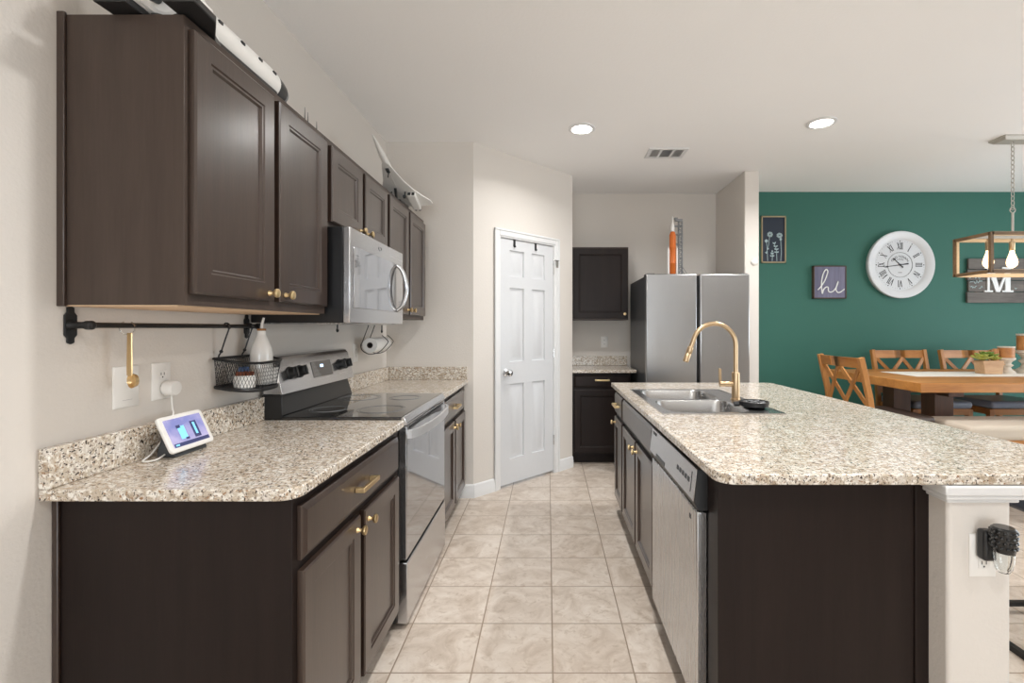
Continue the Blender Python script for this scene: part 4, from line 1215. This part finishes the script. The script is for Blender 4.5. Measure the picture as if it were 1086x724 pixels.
def leaf(a, b, ang, l=0.028):
    ca, sa = math.cos(R(ang)), math.sin(R(ang))
    q = [(0, 0), (l * 0.4, 0.008), (l, 0), (l * 0.4, -0.008)]
    m.prism([(u0 + a + x * ca - y * sa, v0 + b + x * sa + y * ca) for x, y in q], 0.0122, 0.0145, WG)
for st_ in ([(0.068, 0.02), (0.064, 0.12), (0.055, 0.22)], [(0.06, 0.13), (0.078, 0.19), (0.088, 0.28)], [(0.115, 0.02), (0.118, 0.08), (0.115, 0.12)], [(0.165, 0.02), (0.160, 0.14), (0.135, 0.21)], [(0.205, 0.02), (0.212, 0.12), (0.205, 0.24)]): stroke(st_)
for k in range(7):
    a = k * 2 * math.pi / 7
    blob(0.093 + 0.018 * math.cos(a), 0.30 + 0.018 * math.sin(a), 0.012)
    blob(0.193 + 0.020 * math.cos(a), 0.29 + 0.016 * math.sin(a), 0.012)
blob(0.205, 0.25, 0.012, 0.016); blob(0.054, 0.232, 0.017)
for (a, b, an) in ((0.064, 0.10, 110), (0.064, 0.10, 150), (0.062, 0.14, 40), (0.116, 0.07, 20), (0.116, 0.07, 160), (0.116, 0.09, 50), (0.116, 0.09, 130), (0.116, 0.11, 90),
                   (0.162, 0.11, 20), (0.160, 0.11, 160), (0.160, 0.14, 25), (0.160, 0.14, 155), (0.152, 0.17, 30), (0.152, 0.17, 150), (0.14, 0.20, 60), (0.14, 0.20, 140)): leaf(a, b, an)
part('flowers', m, 'pale_ink', pn)

# hi sign
hs = thing('wall_sign', 'small square grey wooden sign reading hi in white script on the green wall', 'sign', WG(2.955, 1.79, 0))
u0, u1, v0, v1 = 2.785, 3.130, 1.622, 1.966
part('board', MB().fbox(WG, u0 + 0.008, u1 - 0.008, v0 + 0.008, v1 - 0.008, 0.002, 0.036), 'slate_board', hs)
m = MB().fbox(WG, u0, u1, v0, v0 + 0.010, 0.001, 0.042).fbox(WG, u0, u1, v1 - 0.010, v1, 0.001, 0.042).fbox(WG, u0, u0 + 0.010, v0, v1, 0.001, 0.042).fbox(WG, u1 - 0.010, u1, v0, v1, 0.001, 0.042)
part('frame', m, 'brown_edge', hs, 0.001)
# script letters, coordinates in the crop's pixels turned into sign units
def hp2(x, y): return (u0 + 0.345 * (x - 120) / 545, v1 - 0.345 * (y - 100) / 510)
def script(pts, w_):
    P = smooth_path([(*hp2(x, y), 0) for x, y in pts], 6)
    return MB().tube([WG(p[0], p[1], 0.040) for p in P], w_, 8)
part('lettering', script([(190, 475), (235, 430), (300, 340), (345, 230), (352, 180), (330, 160), (300, 185), (265, 270), (250, 380), (262, 530), (285, 470), (330, 430), (360, 440), (365, 490), (395, 510), (450, 490), (500, 420), (525, 345), (498, 420), (492, 480), (520, 515), (570, 505), (625, 465)], 0.0062), 'white_paint', hs)

# clock
ccx, ccz = 3.700, 1.976
ck = thing('wall_clock', 'large round white wall clock with roman numerals on the green wall', 'clock', WG(ccx, ccz, 0))
part('case', MB().lathe(WG(ccx, ccz, 0.001), [(0.330, 0), (0.345, 0.005), (0.352, 0.03), (0.352, 0.048), (0.346, 0.054), (0.325, 0.052), (0.285, 0.040), (0.270, 0.030), (0.268, 0.028), (0.265, 0.028), (0.265, 0.0)], axis=(0, -1, 0), seg=64), 'clock_white', ck)
fc = part('face', MB().lathe(WG(ccx, ccz, 0.012), [(0.266, 0), (0.266, 0.014)], axis=(0, -1, 0), seg=64), 'clock_face', ck)
FN = 0.0265
m = MB()
def mark(cx, cz, ang, dx, dz, ax, az, w_):
    """a bar from (dx,dz) to (ax,az) in a numeral's own frame, rotated to face outwards"""
    ca, sa = math.cos(ang), math.sin(ang)
    def tr(x, z): return (ccx + cx + x * ca + z * sa, ccz + cz - x * sa + z * ca)
    (p, q), (s_, t_) = tr(dx, dz), tr(ax, az)
    d = Vector((s_ - p, t_ - q)); L = d.length; d /= L
    n = Vector((-d.y, d.x)) * w_ / 2
    m.prism([(p + n.x, q + n.y), (p - n.x, q - n.y), (s_ - n.x, t_ - n.y), (s_ + n.x, t_ + n.y)], FN, FN + 0.001, WG)
NUM = ['XII', 'I', 'II', 'III', 'IV', 'V', 'VI', 'VII', 'VIII', 'IX', 'X', 'XI']
H_ = 0.033
for h in range(12):
    a = h * math.pi / 6
    cx, cz = 0.198 * math.sin(a), 0.198 * math.cos(a)
    W_ = {'I': 0.015, 'V': 0.034, 'X': 0.034}
    tot = sum(W_[c_] for c_ in NUM[h])
    x = -tot / 2
    for c_ in NUM[h]:
        wd = W_[c_]; mid = x + wd / 2
        if c_ == 'I':
            mark(cx, cz, a, mid, -H_, mid, H_, 0.0075)
            for z in (-H_, H_): mark(cx, cz, a, mid - 0.007, z, mid + 0.007, z, 0.003)
        elif c_ == 'V':
            mark(cx, cz, a, mid - 0.012, H_, mid, -H_, 0.008); mark(cx, cz, a, mid + 0.012, H_, mid, -H_, 0.0035)
            for q in (-0.012, 0.012): mark(cx, cz, a, mid + q - 0.006, H_, mid + q + 0.006, H_, 0.003)
        else:
            mark(cx, cz, a, mid - 0.012, H_, mid + 0.012, -H_, 0.008); mark(cx, cz, a, mid + 0.012, H_, mid - 0.012, -H_, 0.0035)
            for z in (-H_, H_):
                for q in (-0.012, 0.012): mark(cx, cz, a, mid + q - 0.006, z, mid + q + 0.006, z, 0.003)
        x += wd
part('numerals', m, 'ink', fc)
m = MB()
for k in range(60):
    a = k * math.pi / 30
    if k % 5 == 0:
        u_, v_ = ccx + 0.250 * math.sin(a), ccz + 0.250 * math.cos(a)
        m.cyl(WG(u_, v_, FN), WG(u_, v_, FN + 0.001), 0.006, seg=8)
    else:
        m.tube([WG(ccx + q * math.sin(a), ccz + q * math.cos(a), FN) for q in (0.247, 0.253)], 0.0012, 4)
for q, w_ in ((0.132, 0.0011), (0.128, 0.0011)): m.tube([WG(ccx + q * math.sin(i * math.pi / 24), ccz + q * math.cos(i * math.pi / 24), FN) for i in range(48)], w_, 4, True)
part('minute_track', m, 'ink', fc)
def text_mesh(body, size, F, u, v, n, name, mat, parent, bend=None):
    cu_ = bpy.data.curves.new(name, 'FONT')
    cu_.body = body; cu_.size = size; cu_.align_x = 'CENTER'; cu_.extrude = 0.0004
    tmp = bpy.data.objects.new(name, cu_)
    COL.objects.link(tmp)
    dg = bpy.context.evaluated_depsgraph_get()
    me = bpy.data.meshes.new_from_object(tmp.evaluated_get(dg))
    bpy.data.objects.remove(tmp)
    org = ORG[parent.name]
    for vt_ in me.vertices:
        x, y, z = vt_.co
        if bend:
            a = x / bend; rr_ = bend + y
            uu_, vv_ = u + rr_ * math.sin(a), v + rr_ * math.cos(a) - bend
        else: uu_, vv_ = u + x, v + y
        vt_.co = F(uu_, vv_, n + z) - org
    me.materials.clear(); me.materials.append(M[mat])
    o = bpy.data.objects.new(name, me)
    COL.objects.link(o); o.parent = parent
    ORG[o.name] = org
    return o
text_mesh('OLD TOWN', 0.034, WG, ccx, ccz + 0.075, FN + 0.0006, 'lettering', 'ink', fc, 0.09)
text_mesh('CLOCKS', 0.018, WG, ccx, ccz + 0.052, FN + 0.0006, 'lettering', 'ink', fc, 0.09)
m = MB().fbox(WG, ccx - 0.02, ccx + 0.02, ccz - 0.083, ccz - 0.078, FN, FN + 0.001)
part('lettering', m, 'ink', fc)
def hand(ang, l, tail, w_, n):
    m = MB()
    d = (math.sin(R(ang)), math.cos(R(ang))); p = (-d[1], d[0])
    def q(a, b): return (ccx + d[0] * a + p[0] * b, ccz + d[1] * a + p[1] * b)
    m.prism([q(-tail, w_), q(-tail, -w_), q(-tail * 0.4, -w_ * 0.6), q(l * 0.7, -w_ * 0.35), q(l * 0.8, -w_), q(l, 0), q(l * 0.8, w_), q(l * 0.7, w_ * 0.35), q(-tail * 0.4, w_ * 0.6)], n, n + 0.002, WG)
    return m
part('hour_hand', hand(-46, 0.105, 0.04, 0.009, FN + 0.004), 'ink', ck)
part('minute_hand', hand(-98, 0.175, 0.085, 0.008, FN + 0.007), 'ink', ck)
part('hub', MB().cyl(WG(ccx, ccz, FN), WG(ccx, ccz, FN + 0.012), 0.010, seg=16), 'ink', ck)

# M sign
ms = thing('name_sign', 'grey plank sign with a big white letter M behind the hanging lantern', 'sign', WG(4.85, 1.76, 0))
u0, u1, v0, v1 = 4.405, 5.32, 1.575, 2.045
m = MB()
nb = 4
for i in range(nb):
    a = v0 + (v1 - v0) * i / nb
    m.fbox(WG, u0 + (0.012 if i % 2 else 0), u1, a + 0.003, a + (v1 - v0) / nb - 0.003, 0.010, 0.032)
part('planks', m, 'plank_grey', ms, 0.002)
part('batten', MB().fbox(WG, u0 + 0.1, u0 + 0.15, v0 + 0.02, v1 - 0.02, 0.001, 0.010).fbox(WG, u1 - 0.15, u1 - 0.1, v0 + 0.02, v1 - 0.02, 0.001, 0.010), 'plank_grey', ms)
mx0, mx1, mz0, mz1 = 4.575, 4.875, 1.690, 1.950
m = MB()
n0, n1 = 0.0325, 0.044
sw = 0.052
m.fbox(WG, mx0 + 0.03, mx0 + 0.052, mz0, mz1, n0, n1).fbox(WG, mx1 - 0.03 - sw, mx1 - 0.03, mz0, mz1, n0, n1)
mc = (mx0 + mx1) / 2 - 0.012
m.prism([(mx0 + 0.03, mz1), (mx0 + 0.09, mz1), (mc + 0.026, mz0), (mc - 0.018, mz0)], n0, n1 + 0.0005, WG)
m.prism([(mx1 - 0.03 - sw * 0.6, mz1), (mx1 - 0.03 - sw * 0.2, mz1), (mc + 0.022, mz0), (mc - 0.004, mz0)], n0, n1 + 0.001, WG)
for (a, b, z) in ((mx0, mx0 + 0.085, mz0), (mx1 - 0.115, mx1, mz0), (mx0, mx0 + 0.085, mz1 - 0.016), (mx1 - 0.115, mx1, mz1 - 0.016)): m.fbox(WG, a, b, z, z + 0.016, n0, n1 + 0.0015)
part('letter', m, 'white_paint', ms)
m = MB()
rng = random.Random(3)
for (a, b, z, h_) in ((4.43, 4.56, 1.80, 0.018), (4.42, 4.56, 1.845, 0.014), (4.43, 4.50, 1.735, 0.02), (4.52, 4.56, 1.74, 0.016), (4.90, 4.93, 1.73, 0.018), (4.99, 5.2, 1.83, 0.016)):
    x = a; pts = []
    while x < b:
        pts.append((x, z + rng.uniform(-h_, h_), 0)); x += 0.010
    m.tube([WG(p[0], p[1], 0.033) for p in smooth_path(pts, 3)], 0.003, 5)
part('script_marks', m, 'pale_ink', ms)

# small round sensor on the narrow wall end
solo('wall_sensor', 'small round white sensor on the narrow wall end beside the fridge', 'sensor',
     MB().lathe((1.885, 4.3095, 1.917), [(0.030, 0), (0.030, 0.012), (0.022, 0.02), (0.008, 0.022)], axis=(0, -1, 0), seg=24), 'white_plastic', (1.885, 4.31, 1.917))

# ------------------------------------------------------------------ hanging lantern
lt = thing('pendant_lantern', 'rectangular wooden hanging lantern with glowing bulbs over the dining table', 'pendant light', (3.75, 3.57, CEIL))
lx0, lx1, ly0, ly1, lz0, lz1 = 3.215, 4.30, 3.42, 3.72, 1.725, 2.0
part('canopy', MB().rings(Fr((0, 0, CEIL), (1, 0, 0), (0, 0, -1), (0, 1, 0)), 3.40, 4.12, 3.50, 3.64, [(0, 0.0005), (0, 0.012), (0.02, 0.03)]), 'silver', lt)
tt = 0.022
m = MB(); mi = MB()
for y in (ly0, ly1):
    for z in (lz0, lz1):
        m.box(lx0, lx1, y - tt / 2, y + tt / 2, z - tt / 2, z + tt / 2)
    for x in (lx0, lx1): m.box(x - tt / 2, x + tt / 2, y - tt / 2, y + tt / 2, lz0 - tt / 2, lz1 + tt / 2)
for x in (lx0, lx1):
    for z in (lz0, lz1): m.box(x - tt / 2, x + tt / 2, ly0, ly1, z - tt / 2, z + tt / 2)
part('frame', m, 'lantern_brown', lt, 0.001)
for y, s in ((ly0, 1), (ly1, -1)):
    for z in (lz0, lz1): mi.box(lx0 + 0.012, lx1 - 0.012, min(y, y + s * 0.017), max(y, y + s * 0.017), z - 0.014, z + 0.014)
    for x, q in ((lx0, 1), (lx1, -1)): mi.box(min(x, x + q * 0.017), max(x, x + q * 0.017), min(y, y + s * 0.017), max(y, y + s * 0.017), lz0, lz1)
for y in (ly0, ly1):
    sg = -1
part('inner_frame', mi, 'lantern_wood', lt, label='pale wood lining')
part('top_bar', MB().box(lx0, lx1, 3.56, 3.58, lz1 - 0.012, lz1 + 0.012), 'silver', lt)
m = MB()
for x in (3.52, 4.0):
    z = CEIL - 0.03
    while z > 2.24:
        m.tube([(x + (0.011 * math.cos(i * math.pi / 5) if int(round(z / 0.034)) % 2 else 0), 3.57 + (0 if int(round(z / 0.034)) % 2 else 0.011 * math.cos(i * math.pi / 5)), z - 0.02 + 0.021 * math.sin(i * math.pi / 5)) for i in range(10)], 0.0032, 5, True)
        z -= 0.034
    m.tube([(x + 0.02 * math.cos(i * math.pi / 6), 3.57, 2.205 + 0.02 * math.sin(i * math.pi / 6)) for i in range(12)], 0.004, 6, True)
    m.cyl((x, 3.57, lz1 + 0.01), (x, 3.57, 2.186), 0.008, seg=10)
part('chain', m, 'silver', lt)
for x in (3.335, 3.515, 3.695, 3.875, 4.055, 4.2):
    s_ = part('socket', MB().lathe((x, 3.57, lz1 - 0.012), [(0.008, 0), (0.008, -0.02), (0.018, -0.024), (0.018, -0.085), (0.015, -0.09)], seg=14), 'gold', lt)
    part('bulb', MB().lathe((x, 3.57, lz1 - 0.102), [(0.013, 0), (0.016, -0.02), (0.030, -0.065), (0.034, -0.09), (0.030, -0.112), (0.015, -0.128), (0.002, -0.131)], seg=20), 'bulb', s_)

# ------------------------------------------------------------------ dining furniture
TX0, TX1, TY0, TY1 = 2.69, 5.0, 3.40, 4.58
tb = thing('dining_table', 'long counter-height honey wood dining table by the green wall', 'table', (3.8, 4.0, 0))
part('tabletop', MB().box(TX0, TX1, TY0, TY1, 0.845, TOP), 'oak', tb, 0.004)
for x in (3.12, 4.55):
    for y in (3.78, 4.22): part('leg', MB().box(x - 0.075, x + 0.075, y - 0.07, y + 0.07, 0.06, 0.845), 'walnut', tb, 0.004)
    part('foot', MB().box(x - 0.085, x + 0.085, 3.62, 4.38, 0, 0.06), 'walnut', tb, 0.005)
    part('cross_beam', MB().box(x - 0.06, x + 0.06, 3.60, 4.40, 0.785, 0.845), 'walnut', tb, 0.004)
part('stretcher', MB().box(3.195, 4.475, 3.96, 4.04, 0.30, 0.42), 'walnut', tb, 0.004)
m = MB().box(3.02, 4.9, 3.86, 4.28, TOP + 0.0006, TOP + 0.003)
solo('table_runner', 'white cloth runner along the middle of the dining table', 'table runner', m, 'runner', (3.9, 4.07, TOP))

def chair(seat_mat, back_only=False):
    """counter-height chair facing +y, origin on the floor under the seat's middle"""
    t = thing('dining_chair', '', 'chair', (0, 0, 0), 'honey wood dining chairs with lattice backs')
    hw = 0.255
    ys_, yt = -0.225, -0.315     # back posts at seat and at top
    sh_ = 0.60
    for s in (-1, 1):
        P = [(s * hw, -0.25, 0), (s * hw, ys_, sh_), (s * hw, -0.25, 0.80), (s * hw, yt, 1.095)]
        m = MB()
        for a, b in zip(P, P[1:]): m.bar(a, b, 0.040, 0.034, (0, 1, 0))
        part('back_leg', m, 'oak_v', t, 0.003)
        part('front_leg', MB().bar((s * (hw - 0.01), 0.215, 0), (s * (hw - 0.01), 0.205, sh_ - 0.01), 0.042, 0.042, (0, 1, 0)), 'oak_v', t, 0.003)
    m = MB()
    def yb(z): return -0.25 + (yt + 0.25) * (z - 0.80) / 0.295 if z > 0.8 else ys_ + (-0.25 - ys_) * (z - sh_) / 0.2
    nn_ = 10
    for i in range(nn_):
        a = -hw + 2 * hw * i / nn_; b = -hw + 2 * hw * (i + 1) / nn_
        ca = 0.018 * (1 - (a / hw) ** 2); cb = 0.018 * (1 - (b / hw) ** 2)
        def q(x, c, z, d): return (x, yb(z) - c + d, z)
        m.hexa([q(a, ca, 1.015, -0.011), q(b, cb, 1.015, -0.011), q(b, cb, 1.015, 0.011), q(a, ca, 1.015, 0.011), q(a, ca, 1.09, -0.011), q(b, cb, 1.09, -0.011), q(b, cb, 1.09, 0.011), q(a, ca, 1.09, 0.011)])
    bmesh.ops.remove_doubles(m.bm, verts=m.bm.verts[:], dist=1e-5)
    part('top_rail', m, 'oak', t)
    part('lower_rail', MB().box(-hw, hw, yb(0.70) - 0.011, yb(0.70) + 0.011, 0.68, 0.725), 'oak', t, 0.002)
    m = MB()
    zb, zt_ = 0.725, 1.017
    for (a, b) in ((-0.235, -0.03), (-0.03, 0.225)):
        m.bar((a, yb(zt_) + 0.008, zt_), (b, yb(zb) + 0.008, zb), 0.030, 0.012, (0, 1, 0)) if False else None
        for (x0, x1, off) in ((a, b, 0.007), (b, a, -0.007)):
            d = Vector((x1 - x0, yb(zb) - yb(zt_), zb - zt_)).normalized()
            sd = d.cross(Vector((0, 1, 0))).normalized()
            p0 = Vector((x0, yb(zt_) + off, zt_)); p1 = Vector((x1, yb(zb) + off, zb))
            e = Vector((0, 0.006, 0)); s2 = sd * 0.016
            m.hexa([p0 - s2 - e, p0 + s2 - e, p0 + s2 + e, p0 - s2 + e, p1 - s2 - e, p1 + s2 - e, p1 + s2 + e, p1 - s2 + e])
    part('lattice', m, 'oak_v', t)
    m = MB().box(-hw + 0.01, hw - 0.01, 0.19, 0.225, 0.54, 0.595).box(-hw + 0.02, hw - 0.02, -0.24, -0.21, 0.54, 0.595)
    for s in (-1, 1): m.box(s * (hw - 0.012) - 0.012, s * (hw - 0.012) + 0.012, -0.21, 0.20, 0.54, 0.595)
    part('seat_frame', m, 'oak', t, 0.002)
    part('seat', MB().box(-hw - 0.005, hw + 0.005, -0.20, 0.24, 0.5955, 0.665), seat_mat, t, 0.028, seg=4)
    m = MB().box(-hw + 0.01, hw - 0.01, 0.20, 0.225, 0.20, 0.235)
    for s in (-1, 1): m.box(s * (hw - 0.012) - 0.01, s * (hw - 0.012) + 0.01, -0.24, 0.21, 0.28, 0.31)
    part('stretcher', m, 'oak', t, 0.002)
    return t
c1 = chair('seat_gray_sheen')
c1.location = (3.50, 4.40, 0); c1.rotation_euler = (0, 0, R(180))
c1['label'] = 'lattice-back wooden chair against the green wall, left one behind the table'
dup(c1, (4.18, 4.40, 0), 'lattice-back wooden chair against the green wall, right one behind the planter', R(180))
c2 = chair('seat_dark')
c2.location = (2.60, 3.70, 0); c2.rotation_euler = (0, 0, R(-90))
c2['label'] = 'lattice-back wooden chair with dark seat at the left end of the dining table'

bn = thing('dining_bench', 'long beige upholstered bench on the near side of the dining table', 'bench', (3.8, 3.36, 0))
part('cushion', MB().box(2.87, 4.75, 3.19, 3.60, 0.545, 0.645), 'beige_cloth', bn, 0.03, seg=4)
part('rail', MB().box(2.90, 4.72, 3.215, 3.575, 0.49, 0.5445), 'oak', bn, 0.003)
for x in (2.95, 4.67):
    for y in (3.25, 3.54): part('leg', MB().box(x - 0.035, x + 0.035, y - 0.03, y + 0.03, 0, 0.49), 'walnut', bn, 0.003)

# bar stool partly hidden behind the pillar
bs = thing('bar_stool', 'dark navy bar stool with black metal legs behind the island pillar', 'stool', (2.10, 2.0, 0))
part('seat', MB().box(1.88, 2.32, 1.80, 2.20, 0.575, 0.675), 'navy', bs, 0.03, seg=4)
for sx2 in (-1, 1):
    m = MB()
    for sy2 in (-1, 1): m.bar((2.10 + sx2 * 0.16, 2.0 + sy2 * 0.15, 0.575), (2.10 + sx2 * 0.21, 2.0 + sy2 * 0.19, 0.012), 0.024, 0.024, (0, 1, 0))
    m.box(2.10 + sx2 * 0.21 - 0.012, 2.10 + sx2 * 0.21 + 0.012, 1.80, 2.20, 0, 0.024)
    part('leg', m, 'black_metal', bs)
m = MB()
for sy2 in (-1, 1): m.bar((1.89, 2.0 + sy2 * 0.188, 0.035), (2.31, 2.0 + sy2 * 0.188, 0.035), 0.02, 0.02)
part('footrest', m, 'black_metal', bs)

# planter and candle stands on the table
px0, py0 = 3.815, 4.08
TZ = TOP + 0.0034
pl = thing('planter', 'small wooden planter with green succulents on the table runner', 'planter', (px0, py0, TZ))
m = MB().prism([(-0.075, 0), (0.075, 0), (0.090, 0.115), (-0.090, 0.115)], -0.05, 0.05, Fr((px0, py0, TZ), (1, 0, 0), (0, 1, 0)))
part('box', m, 'planter', pl, 0.004)
m = MB()
m.fbox(Fr((px0, py0 - 0.0505, TZ), (1, 0, 0), (0, -1, 0)), -0.092, 0.092, 0.078, 0.090, 0, 0.004)
part('band', m, 'planter', pl)
def rosette(x, y, z, r_, mat):
    m = MB()
    for ring, (n, tilt_, l) in enumerate(((7, 25, r_), (6, 50, r_ * 0.8), (4, 75, r_ * 0.6))):
        for i in range(n):
            a = i * 2 * math.pi / n + ring * 0.4
            d = Vector((math.cos(a) * math.cos(R(tilt_)), math.sin(a) * math.cos(R(tilt_)), math.sin(R(tilt_))))
            c = Vector((x, y, z)) + d * l * 0.55
            mt = Matrix.Translation(c) @ d.to_track_quat('Z', 'Y').to_matrix().to_4x4() @ Matrix.Diagonal((r_ * 0.22, r_ * 0.10, l * 0.5, 1))
            bmesh.ops.create_uvsphere(m.bm, u_segments=8, v_segments=6, radius=1, matrix=mt)
    part('succulent', m, mat, pl)
rosette(px0 - 0.070, py0 - 0.01, TZ + 0.118, 0.085, 'succulent_pale')
rosette(px0 - 0.005, py0 + 0.015, TZ + 0.135, 0.090, 'succulent')
rosette(px0 + 0.025, py0 - 0.02, TZ + 0.118, 0.060, 'succulent_pale')
m = MB()
for i in range(4): m.cyl((px0 + 0.045 + 0.008 * i, py0 - 0.01 + 0.012 * (i % 2), TZ + 0.10), (px0 + 0.05 + 0.010 * i, py0 + 0.01 * (i % 2), TZ + 0.205 + 0.01 * (i % 2)), 0.015, 0.012, seg=8)
part('brown_stem', m, 'amber', pl)

def candle_stand(x, y, h_, r_, label):
    t = thing('candle_stand', label, 'candle holder', (x, y, TZ), 'whitewashed candle stands on the table')
    k = h_
    part('spindle', MB().lathe((x, y, TZ), [(r_, 0), (r_, 0.02 * k / 0.24), (r_ * 0.65, 0.035 * k / 0.24), (r_ * 0.5, 0.055 * k / 0.24), (r_ * 0.8, 0.075 * k / 0.24), (r_ * 0.5, 0.09 * k / 0.24), (r_ * 0.7, 0.11 * k / 0.24), (r_ * 1.0, 0.125 * k / 0.24), (r_ * 1.0, 0.14 * k / 0.24)], seg=24), 'whitewash', t)
    part('candle', MB().lathe((x, y, TZ + 0.1405 * k / 0.24), [(r_ * 0.85, 0), (r_ * 0.9, 0.003), (r_ * 0.9, 0.085 * k / 0.24), (r_ * 0.85, 0.088 * k / 0.24)], seg=24), 'amber', t)
    part('cap', MB().lathe((x, y, TZ + 0.229 * k / 0.24), [(r_ * 0.95, 0), (r_ * 0.95, 0.011 * k / 0.24)], seg=24), 'whitewash', t)
candle_stand(3.985, 4.10, 0.235, 0.062, 'short whitewashed spindle candle stand beside the planter')
candle_stand(4.20, 4.12, 0.345, 0.085, 'tall whitewashed spindle candle stand at the right edge of the photo')

# wax warmer plugged into the pillar outlet
wx = thing('wax_warmer', 'black honeycomb wax warmer with clear glass plugged in at the pillar', 'wax warmer', (1.20, 1.27, 0.70))
part('plug_body', MB().box(1.171, 1.203, 1.262, 1.2918, 0.684, 0.766), 'black_plastic', wx, 0.008, seg=3)
wc = (1.199, 1.240, 0.788)
part('cup', MB().lathe(wc, [(0.022, 0), (0.0265, -0.004), (0.0265, -0.045), (0.024, -0.062), (0.021, -0.066)], seg=28), 'honeycomb', wx)
m = MB()
for j in range(4):
    for i in range(14):
        a = (i + 0.5 * (j % 2)) * 2 * math.pi / 14
        m.ball((wc[0] + 0.026 * math.cos(a), wc[1] + 0.026 * math.sin(a), wc[2] - 0.011 - j * 0.013), 0.0045, 6, 4)
part('bumps', m, 'honeycomb', wx)
part('glass_shade', MB().lathe((wc[0], wc[1], wc[2] - 0.067), [(0.023, 0), (0.0225, -0.02), (0.018, -0.042), (0.012, -0.052), (0.010, -0.050), (0.016, -0.040), (0.0205, -0.02), (0.0210, 0)], seg=28, cap0=False, cap1=False), 'glass', wx)
part('bracket', MB().bar((1.195, 1.264, 0.745), (1.207, 1.258, 0.748), 0.02, 0.012), 'black_plastic', wx)
